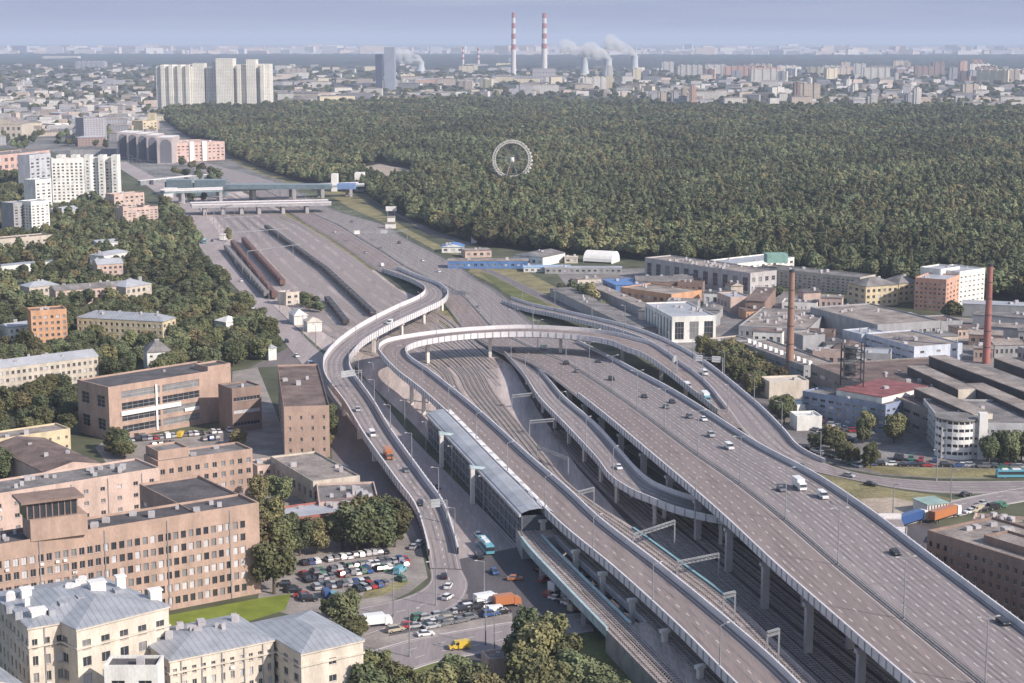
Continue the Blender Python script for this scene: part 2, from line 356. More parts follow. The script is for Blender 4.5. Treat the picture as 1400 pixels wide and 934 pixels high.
# main highway (its median shifts; two carriageways painted as two strips)
HW = [(330,258,395,256,.1),(392,289,457,287,.1),(423,309,522,307,.1),(455,328,551,325,.1),(483,347,590,345,.1),(514,369,628,366,.1),(543,378,650,382,.1),(574,391,674,395,.1),(598,406,696,412,.1),(612,421,712,429,.1),(634,450,740,450,.2),(659,468,772,461,1),(690,484,806,477,2.3),(722,494,835,491,4),(757,516,868,509,6),(790,542,915,534,8.5),(830,574,972,569,11),(884,620,1037,611,13),(938,666,1115,653,14.3),(993,715,1190,703,15),(1062,780,1272,765,15),(1156,863,1380,846,15),(1233,930,1465,910,15),(1330,1013,1562,984,15),(1430,1098,1660,1060,15)]
MED = .40
i0 = 10
root, L, R, S = viaduct('highway', 'wide grey highway viaduct on concrete piers, rising from ground level toward the lower right', HW, M['asphalt_l'], hp=1.7, thick=2.0,
  lanes=(.10,.19,.28, .49,.575,.66,.745,.83,.915), edges=(.025,.365,.425,.975), parL=(15/24, 1), parR=(11.5/24, 1), cat='viaduct', name='highway_viaduct', colw=1.6, n=6,
  bents=None)
SH = S
for s in range(0, 60):
    ss = S[-1]-18-s*34
    if ss < 0: break
    p0 = at_s(L, R, S, ss, 0); p1 = at_s(L, R, S, ss, 1)
    if p0.z < 4.5: break
    d = (p1-p0).normalized(); rz = atan2(d.y, d.x)
    for f in (.035, .30, .62, .95):
        p = p0.lerp(p1, f); mb = MB(); top = p0.z-2.1
        mb.box((p.x, p.y, -.1), (1.9, 1.5, top-.8), rz); mb.box((p.x, p.y, top-.9), (3.0, 1.7, .9), rz); mb.done('pier', M['concrete'], root)
mb = MB(); strip(mb, L, R, S, .0, .385, 0, S[-1], .01, 0, 3); mb.done('left_carriageway', M['asphalt_b'], root)
mb = MB()
for f in (MED,):
    s = 0
    while s < S[-1]-3:
        a = at_s(L, R, S, s, f); b = at_s(L, R, S, s+4, f); mb.beam(a+Vector((0, 0, .75)), b+Vector((0, 0, .75)), .12, .3); mb.beam(a, a+Vector((0, 0, .75)), .12); s += 4
mb.done('guard_rail', M['steel'], root)
mb = MB(); strip(mb, L, R, S, MED-.008, MED+.008, 0, S[-1], .02, 0, 4); mb.done('median_strip', M['dark'], root)  # median barrier's shadow painted as a dark strip, in the dark metal colour
# parapets for the ground part : low metal barrier
mb = MB()
for f, s1 in ((.004, S[14*6]), (.996, S[11*6])):
    s = 0
    while s < s1-3:
        a = at_s(L, R, S, s, f); b = at_s(L, R, S, s+4, f); mb.beam(a+Vector((0, 0, .8)), b+Vector((0, 0, .8)), .14, .4); mb.beam(a, a+Vector((0, 0, .8)), .14); s += 4
mb.done('roadside_barrier', M['steel'], root)
# arc ramp
RA = [(1150,1085,1225,1065,11),(1075,1012,1145,995,11),(994,932,1062,913,11),(926,863,990,850,11),(840,784,902,778,11),(769,725,822,716,11),(723,680,776,673,11),(677,636,724,628,11),(620,577,664,573,11),(575,536,616,533,11),(543,511,584,508,11),(524,491,562,493,11),(517,479,555,482,11),(527,469,563,475,11.2),(557,462,585,469,11.5),(609,455,622,463.5,12),(660,451,664,460,12),(710,449,712,458.5,12),(760,450.5,758,460,12),(806,454,800,464,11.5),(843,459.5,834,470,11),(868,466,856,479,10.5),(894,474,882,489,10),(929,498,914,511,8.5),(963,524,944,535,7),(989,555,976,561,5.5),(1014,586,1003,584,4)]
LB = cum([(W(a, b, z)+W(c, d, z))/2 for a, b, c, d, z in RA])
nb = []
root, L, R, S = viaduct('arc', 'long curving loop ramp on white piers crossing over the highway and rail yard', RA, M['asphalt_b'], hp=1.8, thick=1.8, lanes=(.5,), edges=(.10, .90), parL=(0, .97), parR=(0, .97), name='loop_ramp', cat='flyover')
def piers(root, key, ss, fs, thick, w=1.3, base=0.0, m='white'):
    L, R, S, C = ROADS[key]
    for s in ss:
        p0 = at_s(L, R, S, s, 0); p1 = at_s(L, R, S, s, 1); top = p0.z-thick-.05; d = (p1-p0).normalized(); rz = atan2(d.y, d.x)
        if top < 2.0: continue
        for f in fs:
            p = p0.lerp(p1, f); mb = MB(); mb.box((p.x, p.y, base-.1), (w, w*.85, top-.7-base), rz); mb.box((p.x, p.y, top-.8), (w*1.9, w, .85), rz)
            mb.done('pier', M['pierw'], root)
M['pierw'] = mat('pale_pier_concrete', (0.60, 0.57, 0.54), var=.08)
def nearest_s(key, px, py, z):
    L, R, S, C = ROADS[key]; p = W(px, py, z); i = min(range(len(C)), key=lambda k: (C[k]-p).length); return S[i]
for (px, py, f) in ((1010,930,-.05),(960,890,-.05),(908,842,-.05),(868,805,-.05),(835,775,-.05),(797,742,-.05),(757,700,-.05),(600,548,.25),(583,532,.25),(566,518,.25)):
    piers(root, 'arc', [nearest_s('arc', px, py, 11)], [f, .85], 1.8)
for (px, py) in ((591,465),(673,456),(768,457),(840,466),(895,485),(925,505),(955,530)):
    piers(root, 'arc', [nearest_s('arc', px, py, 12)], [.5], 1.8, 1.7)
# slip road joining it
RB = [(687,414,699,409,.3),(717,424,728,418,1.5),(751,431,765,426,3),(786,439,809,436,5),(831,450,854,447,7.5),(866,461,893,460,9),(896,474,932,478,9.8),(931,498,968,500,8.3),(965,524,1004,528,6.8),(991,555,1041,560,5.3),(1015,588,1070,589,3.8),(1050,617,1092,614,2.2),(1094,638,1123,631,1),(1133,649,1157,643,.3),(1181,659,1206,652,.15),(1230,668,1270,657,.12),(1300,674,1330,658,.12),(1420,673,1420,657,.12)]
root, L, R, S = viaduct('slip', 'grey slip road descending from the highway past the white warehouse to the lower street', RB, M['asphalt_l'], hp=1.6, thick=1.6, lanes=(.5,), edges=(.07, .93), parL=(0, .36), parR=(0, .72), name='slip_ramp')
piers(root, 'slip', [nearest_s('slip', x, y, z) for x, y, z in ((769,431,4),(800,440,6),(835,449,8),(870,460,9),(905,476,9.5),(945,505,8),(975,530,6.5))], [.2, .8], 1.6)
# curved side ramp beneath the viaduct
RS = [(690,485,728,497,2.2),(714,512,750,522,4),(736,546,772,547,6),(774,586,813,582,7.5),(814,629,846,618,8),(833,654,868,643,8),(860,673,889,661,8),(890,686,912,672,8),(930,701,945,683,8),(994,715,1002,697,8),(1060,722,1065,704,7.5),(1150,728,1150,708,7),(1240,728,1232,709,6)]
root, L, R, S = viaduct('side', 'narrow curving side ramp that dips under the main viaduct', RS, M['asphalt_l'], hp=1.6, thick=1.5, lanes=(.5,), edges=(.08, .92), name='side_ramp')
piers(root, 'side', [S[-1]*k/13 for k in range(2, 13)], [.2, .8], 1.5, 1.2, m='concrete')
# left flyover
RL = [(523,371,543,368,.6),(549,380,574,381,2.2),(570,389,598,389,4),(581,398,612,401,6),(573,408,606,414,7),(540,423,574,430,8),(497,445,538,447,9),(465,467,501,468,9),(447,486,482,487,9),(442,500,478,500,9),(446,521,484,516,8.7),(471,555,508,549,8),(497,599,536,595,6.6),(540,660,579,655,4.5),(567,697,606,693,2.8),(582,743,622,738,1.2),(588,777,631,778,.25)]
root, L, R, S = viaduct('left', 'curving left flyover swinging from the highway over the rail yard to the junction', RL, M['asphalt_l'], hp=2.2, thick=1.7, lanes=(.5,), edges=(.10, .90), name='left_flyover', parL=(0, .97), parR=(0, .97))
piers(root, 'left', [nearest_s('left', x, y, z) for x, y, z in ((590,408,6.5),(560,421,7.5),(530,437,8.2),(497,456,9),(470,478,9),(462,500,9),(478,538,8.5),(500,575,7.4),(520,605,6))], [.22, .8], 1.7, 1.5)
# ground roads
LSP = [(150,222,172,221),(195,250,222,249),(225,272,255,272),(243,290,275,290),(262,315,298,318),(275,340,312,350),(291,360,330,376),(326,397,365,410),(358,430,400,444),(395,475,440,483),(440,530,500,522),(500,600,553,588),(560,680,620,657),(625,765,708,748)]
ground_road('avenue', 'long avenue running along the rail yard past the left trees, grey asphalt', LSP, M['street'], .06, lanes=(.25,.5,.75), key='avenue')
ground_road('exit_road', 'curved exit road round the car park, grey asphalt', [(588,777,631,779),(588,795,640,800),(570,810,628,825),(535,822,590,842),(500,829,545,855),(455,840,500,870)], M['asphalt_l'], .07, lanes=(.5,), key='exit', kerb=False)
ground_road('crossing_avenue', 'avenue at the right passing behind the trucks, grey asphalt', [(1100,745,1110,765),(1206,712,1232,719),(1266,695,1315,704),(1327,680,1363,692),(1420,664,1420,682)], M['asphalt_l'], .08, lanes=(.33,.66), key='cross')
ground_road('lower_avenue', 'lower carriageway of the avenue at the bottom centre, grey asphalt', [(480,900,512,935),(560,876,592,906),(640,861,662,892),(700,851,716,880),(800,838,812,862)], M['asphalt_l'], .08, lanes=(.33,.66), key='lower')
ground_road('service_road', 'service road beside the factory fence, grey asphalt', [(620,352,612,354),(680,372,668,374),(735,398,722,402),(790,418,775,424),(850,438,842,442)], M['asphalt'], .07, lanes=(), kerb=False)
ground_road('far_highway', 'far stretch of highway beyond the road bridge, grey asphalt', [(150,186,172,185),(235,218,262,216),(300,244,352,242),(330,257,395,256)], M['asphalt_l'], .05, lanes=(.3,.7), kerb=False)
ground_road('far_avenue', 'distant avenue between the housing districts, grey asphalt', [(60,152,68,152),(85,168,97,168),(110,188,128,187),(150,222,172,221)], M['asphalt'], .05, lanes=(), kerb=False)
ground_road('forest_road', 'road along the forest edge right of the highway, grey asphalt', [(500,268,520,266),(545,296,570,292),(590,320,622,316),(640,336,680,332)], M['asphalt'], .05, lanes=(), kerb=False)
ground_road('underpass_lane', 'service lane in the shade below the viaduct, grey asphalt', [(850,610,868,606),(930,670,955,664),(1040,745,1075,736),(1150,820,1195,810),(1320,950,1380,935)], M['asphalt'], .05, lanes=(), kerb=False)
# ------------------------------------------------------------------ railway
RC = [(300,300,330,290,.1),(380,385,500,372,.1),(470,470,600,440,.1),(565,505,655,500,.15),(585,530,680,540,.8),(620,570,714,583,2.2),(650,612,740,615,3.5),(675,655,774,657,4.5),(700,700,817,690,5.5),(714,738,870,724,6),(770,800,938,773,6),(828,860,1008,826,6),(900,934,1085,902,6),(1000,1035,1190,1000,6)]
L, R = road_samples(RC, 6); C = [(a+b)/2 for a, b in zip(L, R)]; S = cum(C); ROADS['rail'] = (L, R, S, C)
sB0, sB1 = S[9*6], S[11*6]
mb = MB()
for (a, b) in ((S[3*6], sB0), (sB1, S[-1])):
    strip(mb, L, R, S, 0, 1, a, b, 0, 0, 6)
    n = 24
    for i in range(n):
        u, v = a+(b-a)*i/n, a+(b-a)*(i+1)/n
        for f in (0, 1):
            p, q = at_s(L, R, S, u, f), at_s(L, R, S, v, f)
            mb.poly([p, q, (q.x, q.y, -.1), (p.x, p.y, -.1)], 1)
    for s in (a, b):
        p, q = at_s(L, R, S, s, 0), at_s(L, R, S, s, 1); mb.poly([p, q, (q.x, q.y, -.1), (p.x, p.y, -.1)], 1)
struct(mb, 'rail_embankment', [mat('embankment_ballast', (0.36, 0.30, 0.27), stretch=(1, .1, 1), scale=.3, var=.3, fine=.2), M['concrete_d']], 'raised rail embankment with concrete retaining walls')
TR = [.05, .13, .34, .43, .60, .68, .76, .84, .93]
def track(name, L, R, S, f, s0, s1, label, gauge=1.6, dz=.02, sleepers=True, bed=True):
    mb = MB(); s = s0; st = 6.0
    n = max(2, int((s1-s0)/st)); P = [at_s(L, R, S, s0+(s1-s0)*i/n, f) for i in range(n+1)]
    for i in range(n):
        a, b = P[i], P[i+1]; d = (b-a).normalized(); x = Vector((d.y, -d.x, 0))
        if bed: mb.poly([a-x*1.7+Vector((0,0,dz)), a+x*1.7+Vector((0,0,dz)), b+x*1.7+Vector((0,0,dz)), b-x*1.7+Vector((0,0,dz))], 0)
        for sgn in (-1, 1):
            mb.beam(a+x*sgn*gauge/2+Vector((0, 0, dz+.22)), b+x*sgn*gauge/2+Vector((0, 0, dz+.22)), .14, .16, 1)
        if sleepers:
            for k in range(4):
                c = a.lerp(b, (k+.5)/4); mb.beam(c-x*1.35+Vector((0, 0, dz+.08)), c+x*1.35+Vector((0, 0, dz+.08)), .35, .12, 2)
    return struct(mb, name, [M['ballast'], M['rail'], mat('sleeper', (0.21, 0.18, 0.17))], label)
for i, f in enumerate(TR):
    track('railway_track', L, R, S, f, S[3*6], S[-1], '%s rail track from the left on the raised rail corridor' % ordinal(i))
# yard tracks spread over the wide yard
YP = [(262,268,330,262,.1),(298,318,423,311,.1),(330,374,483,349,.1),(400,442,545,395,.1),(478,488,610,430,.1),(565,520,657,472,.1),(630,640,700,505,.1)]
YL, YR = road_samples(YP, 6); YC = [(a+b)/2 for a, b in zip(YL, YR)]; YS = cum(YC); ROADS['yard'] = (YL, YR, YS, YC)
for i in range(22):
    f = .12+.84*i/21
    track('railway_track', YL, YR, YS, f, 5+random.random()*120, YS[-1]-random.random()*110, '%s rail track from the left in the wide yard' % ordinal(i), sleepers=False, dz=.04, bed=(i % 3 != 1))
UP_ = [(752,590,800,580,.05),(822,668,900,655,.05),(915,755,1015,738,.05),(1015,850,1135,828,.05),(1150,975,1295,945,.05)]
UL, UR = road_samples(UP_, 6); UC = [(a+b)/2 for a, b in zip(UL, UR)]; US = cum(UC)
for i, f in enumerate((.06, .2, .34, .52, .68, .84)): track('railway_track', UL, UR, US, f, 2, US[-1]-2, '%s ground-level rail track from the left in the shade below the viaduct' % ordinal(i), sleepers=True, dz=.04)
# bridge strips with girders
def rail_bridge(f0, f1, label, tall, m='teal'):
    c = at_s(L, R, S, (sB0+sB1)/2, (f0+f1)/2); root = thing('rail_bridge', (c.x, c.y, 0), label, 'rail bridge', 'rail bridges over the junction')
    mb = MB(); strip(mb, L, R, S, f0, f1, sB0-1, sB1+1, -.1, 0, 8); strip(mb, L, R, S, f0, f1, sB0-1, sB1+1, -.9, 0, 8); mb.done('deck', M['ballast'], root)
    for f in (f0, f1):
        mb = MB(); n = 14
        for i in range(n):
            a, b = at_s(L, R, S, sB0-1+(sB1-sB0+2)*i/n, f), at_s(L, R, S, sB0-1+(sB1-sB0+2)*(i+1)/n, f)
            mb.beam(a+Vector((0, 0, -.6)), b+Vector((0, 0, -.6)), .35, tall)
            mb.beam(a+Vector((0, 0, -.6-tall/2)), a+Vector((0, 0, -.6+tall/2)), .6, .5)
            mb.beam(a+Vector((0, 0, -.6+tall/2)), b+Vector((0, 0, -.6+tall/2)), .8, .2)
        mb.done('girder', M[m], root)
    for s in (sB0+18, sB0+38, sB0+56):
        p, q = at_s(L, R, S, s, f0), at_s(L, R, S, s, f1); mb = MB()
        for k in (.15, .85):
            c = p.lerp(q, k); mb.box((c.x, c.y, -.1), (1.2, 1.2, c.z-1.6))
        mb.done('pier', M['concrete'], root)
rail_bridge(0, .175, 'teal girder rail bridge over the junction, nearest the car queue', 2.6, 'teal_l')
rail_bridge(.29, .48, 'narrow rail bridge over the junction, half under the loop ramp', 1.6, 'concrete')
rail_bridge(.565, .72, 'rail bridge with teal girders just right of the loop ramp', 1.8)
rail_bridge(.725, .98, 'rail bridge with teal girders farthest right, beside the dark viaduct shade', 2.2)
# girder posts / catenary portals
def portal(px0, py0, px1, py1, h, z, label):
    a, b = W(px0, py0, z), W(px1, py1, z); c = (a+b)/2
    root = thing('catenary_portal', (c.x, c.y, z), label, 'catenary portal', 'catenary portals over the tracks')
    for p in (a, b):
        mb = MB(); mb.beam(p, p+Vector((0, 0, h)), .4, .4); mb.done('post', M['steel'], root)
    mb = MB(); d = (b-a); n = 10
    for k in (0, .9):
        for w in (-.5, .5): mb.beam(a+Vector((0, w, h-k)), b+Vector((0, w, h-k)), .18, .18)
    for i in range(n):
        mb.beam(a+d*i/n+Vector((0, -.5, h)), a+d*(i+1)/n+Vector((0, .5, h-1.2)), .14); mb.beam(a+d*i/n+Vector((0, -.5, h-1.2)), a+d*i/n+Vector((0, .5, h)), .14)
    mb.done('beam', M['steel'], root)
PT = [(735,640,777,657,8,0,'second grey portal frame in the dark strip beside the side ramp'),(865,768,922,748,8,5,'grey portal frame at the start of the teal bridges'),(925,812,982,800,9,3,'grey portal frame across the teal bridges'),
      (988,860,1004,856,9,6,'slim lattice mast pair just past the teal bridges'),(1048,915,1064,910,9,6,'slim lattice mast pair near the bottom edge'),(724,600,758,597,7,1,'grey portal frame partly hidden by the side ramp'),(700,560,735,556,6,.5,'small portal frame under the start of the side ramp'),
      (790,702,812,696,7,4.5,'low portal frame on the tracks right of the loop ramp')]
for p in PT: portal(*p)
YPT = [(.12,.5),(.2,.55),(.3,.5),(.4,.62),(.5,.6)]
for i, (u, f1) in enumerate(YPT):
    a, b = at_s(YL, YR, YS, YS[-1]*u, .1), at_s(YL, YR, YS, YS[-1]*u, f1)
    root = thing('catenary_portal', ((a+b)/2), '%s thin catenary gantry from the far end of the wide yard' % ordinal(i), 'catenary portal', 'catenary portals over the tracks')
    mb = MB(); n = 5
    for k in range(n+1):
        p = a.lerp(b, k/n); mb.beam(p, p+Vector((0, 0, 9)), .3)
    mb.done('post', M['steel'], root); mb = MB(); mb.beam(a+Vector((0, 0, 9)), b+Vector((0, 0, 9)), .25, .4); mb.done('beam', M['steel'], root)
# station beside the loop ramp
a0, a1 = W(711, 704, 11), W(583, 566, 11); ax = (a1-a0).normalized(); pr = Vector((ax.y, -ax.x, 0)); Ls = (a1-a0).length
st = thing('station_building', (a0.x, a0.y, 0), 'long grey-roofed train station in dark glass tucked beside the loop ramp', 'station')
mb = MB(); wd_ = 10.5
for i in range(12):
    u0, u1 = Ls*i/12, Ls*(i+1)/12; prof = [(0, 0), (.6, .9), (3, 1.7), (6, 2.0), (8.5, 1.5), (wd_, .4)]
    for k in range(5):
        p = [a0+ax*u+pr*prof[j][0]+Vector((0, 0, prof[j][1]-.4)) for u, j in ((u0, k), (u1, k), (u1, k+1), (u0, k+1))]; mb.poly(p[::-1])
    mb.beam(a0+ax*u0+Vector((0, 0, -.3)), a0+ax*u1+Vector((0, 0, -.3)), .6, .8)
mb.done('roof', mat('station_roof', (0.36, 0.37, 0.40), rough=.45, scale=.1), st)
for i in range(14):
    mb = MB(); c = a0+ax*(Ls*(i+.5)/14)+pr*8.0; c.z = 12.5; mb.beam(c-ax*3, c+ax*3, 1.8, .35); mb.done('skylight', M['white'], st)
mb = MB(); p0, p1 = a0+pr*.8, a1+pr*.8; mb.poly([(p0.x, p0.y, 0), (p1.x, p1.y, 0), (p1.x, p1.y, 10.6), (p0.x, p0.y, 10.6)][::-1])
q0, q1 = a0+pr*(wd_-.5), a1+pr*(wd_-.5); mb.poly([(q0.x, q0.y, 0), (q1.x, q1.y, 0), (q1.x, q1.y, 10.9), (q0.x, q0.y, 10.9)])
for (p, q) in ((p0, q0), (p1, q1)): mb.poly([(p.x, p.y, 0), (q.x, q.y, 0), (q.x, q.y, 10.7), (p.x, p.y, 10.7)])
mb.done('glass_wall', mat('station_glass', (0.075, 0.085, 0.10), rough=.2, spec=.7), st)
mb = MB()
for i in range(27):
    c = a0+ax*(Ls*i/26)+pr*.6; mb.beam((c.x, c.y, 0), (c.x, c.y, 10.5), .25)
for z in (.8, 4.2, 7.6): mb.beam((p0-pr*.2).xy.to_3d()+Vector((0, 0, z)), (p1-pr*.2).xy.to_3d()+Vector((0, 0, z)), .25)
mb.done('mullion', M['steel'], st)
for i, u in enumerate((.27, .62)):
    c = a0+ax*Ls*(1-u)-pr*2.2; rt = thing('ramp_portal', (c.x, c.y, 0), ['white pier and teal bracket nearer the far end of the station roof', 'white pier and teal bracket nearer the near end of the station roof'][i], 'portal pier', 'portal piers straddling the station roof')
    mb = MB(); mb.box((c.x, c.y, 0), (1.5, 1.3, 11.9), atan2(ax.y, ax.x)); mb.done('pier', M['pierw'], rt)
    mb = MB(); e = c+pr*10; mb.beam(Vector((c.x, c.y, 12.4)), Vector((e.x, e.y, 10.6)), .9, .8); mb.box((c.x, c.y, 11.9), (1.8, 1.8, 1.0), atan2(ax.y, ax.x)); mb.done('bracket', M['teal_l'], rt)
# ------------------------------------------------------------------ buildings
WIN = {}
FRAME = mat('window_frame', (0.45, 0.42, 0.40))
def window_mesh(w, h, var, big=False):
    k = (round(w, 1), round(h, 1), var, big)
    if k in WIN: return WIN[k]
    w, h = k[0], k[1]; mb = MB(); t = .09
    mb.poly([(-w/2, 0, -h/2), (w/2, 0, -h/2), (w/2, 0, h/2), (-w/2, 0, h/2)], 0)
    for x in (-w/2+t/2, w/2-t/2): mb.beam((x, -.03, -h/2), (x, -.03, h/2), t, .08, 1)
    for z in (-h/2+t/2, h/2-t/2): mb.beam((-w/2, -.03, z), (w/2, -.03, z), .08, t, 1)
    n = max(1, int(w/1.3)) if not big else max(1, int(w/2.2))
    for i in range(1, n+1 if n > 1 else 2):
        x = -w/2+w*i/(n+1 if n == 1 else n+0)
        if x < w/2-.2: mb.beam((x, -.03, -h/2), (x, -.03, h/2), .07, .06, 1)
    if big or h > 2.6:
        for z in ([0] if h < 3.4 else [-h/6, h/6]): mb.beam((-w/2, -.03, z), (w/2, -.03, z), .06, .08, 1)
    mb.poly([(-w/2-.1, -.42, -h/2-.06), (w/2+.1, -.42, -h/2-.06), (w/2+.1, 0, -h/2-.02), (-w/2-.1, 0, -h/2-.02)], 1)
    me = mb.mesh('window', [M[('glass', 'glass_m', 'glass_l')[var]], FRAME]); WIN[k] = me; return me
def facade(mb, P0, P1, z0, z1, rows, cols, fw=.5, fh=.5, u0=0., u1=1., zb=.04, zt=.06, rec=.28):
    """wall from P0 to P1 with recessed openings; returns openings (centre, angle, w, h)"""
    P0 = Vector(P0[:2]); P1 = Vector(P1[:2]); d = P1-P0; Ln = d.length; d.normalize(); nrm = Vector((d.y, -d.x)); H = z1-z0
    def pt(u, z, r=0): q = P0+d*u-nrm*r; return (q.x, q.y, z)
    outp = []; ang = atan2(d.y, d.x)
    if not rows or not cols: mb.poly([pt(0, z0), pt(Ln, z0), pt(Ln, z1), pt(0, z1)]); return outp
    za, zz = z0+H*zb, z1-H*zt; ch = (zz-za)/rows; ua, ub = Ln*u0, Ln*u1; cw = (ub-ua)/cols; prev = z0
    for r in range(rows):
        zc = za+ch*(r+.5); w0, w1 = zc-ch*fh/2, zc+ch*fh/2
        mb.poly([pt(0, prev), pt(Ln, prev), pt(Ln, w0), pt(0, w0)]); prev = w1; up = 0
        for c in range(cols):
            uc = ua+cw*(c+.5); a, b = uc-cw*fw/2, uc+cw*fw/2
            mb.poly([pt(up, w0), pt(a, w0), pt(a, w1), pt(up, w1)]); up = b
            mb.poly([pt(a, w0), pt(a, w0, rec), pt(a, w1, rec), pt(a, w1)]); mb.poly([pt(b, w0, rec), pt(b, w0), pt(b, w1), pt(b, w1, rec)])
            mb.poly([pt(a, w0), pt(b, w0), pt(b, w0, rec), pt(a, w0, rec)]); mb.poly([pt(a, w1, rec), pt(b, w1, rec), pt(b, w1), pt(a, w1)])
            outp.append((Vector(pt(uc, zc, rec)), ang, cw*fw, ch*fh))
        mb.poly([pt(up, w0), pt(Ln, w0), pt(Ln, w1), pt(up, w1)])
    mb.poly([pt(0, prev), pt(Ln, prev), pt(Ln, z1), pt(0, z1)])
    return outp
BLD = []     # footprints, used to keep trees out of the houses; (poly, anchor)
def rect_of(A, B, C, h, off=0):
    a, b = W(A[0], A[1], h), W(B[0], B[1], h); u = (b-a); n = Vector((-u.y, u.x, 0)).normalized(); a = a+n*off; b = b+n*off
    if isinstance(C, (int, float)): D = float(C)
    else: D = (W(C[0], C[1], h)-a).dot(n)
    if D < 0: D = -D
    return [a, b, b+n*D, a+n*D]
def lerp2(a, b, t): return (a[0]+(b[0]-a[0])*t, a[1]+(b[1]-a[1])*t)
def roof_geo(kind, q, h, mb_w, mb_r, rh=3.0, ov=.5):
    cx = sum(p[0] for p in q)/4; cy = sum(p[1] for p in q)/4
    def grow(p, k):
        d = Vector((p[0]-cx, p[1]-cy)); return (p[0]+d.x/d.length*k, p[1]+d.y/d.length*k)
    if kind == 'flat':
        inn = [grow(p, -.55) for p in q]
        mb_w.ring([(p[0], p[1], h) for p in q], [(p[0], p[1], h+.7) for p in q]); a = [(p[0], p[1], h+.7) for p in q]; b = [(p[0], p[1], h+.7) for p in inn]
        mb_w.ring(a, b); mb_w.ring(b, [(p[0], p[1], h+.02) for p in inn]); mb_r.poly([(p[0], p[1], h+.05) for p in inn])
        return
    e = [grow(p, ov) for p in q]; u = Vector((q[1][0]-q[0][0], q[1][1]-q[0][1])); v = Vector((q[3][0]-q[0][0], q[3][1]-q[0][1]))
    ez = [(p[0], p[1], h+.1) for p in e]; mb_r.poly([(p[0], p[1], h-.15) for p in e][::-1]); mb_r.ring([(p[0], p[1], h-.15) for p in e], ez)
    if kind == 'slab': mb_r.poly(ez); return
    lw = u.length < v.length
    if lw: ez = ez[1:]+ez[:1]; u, v = v, u
    m0 = lerp2(ez[0], ez[3], .5); m1 = lerp2(ez[1], ez[2], .5)
    t = 0 if kind == 'gable' else min(.48, v.length/2/u.length)
    r0 = lerp2(m0, m1, t)+(h+rh,); r1 = lerp2(m0, m1, 1-t)+(h+rh,)
    mb_r.poly([ez[0], ez[1], r1, r0]); mb_r.poly([ez[2], ez[3], r0, r1])
    (mb_r if kind == 'hip' else mb_w).poly([ez[3], ez[0], r0]); (mb_r if kind == 'hip' else mb_w).poly([ez[1], ez[2], r1])
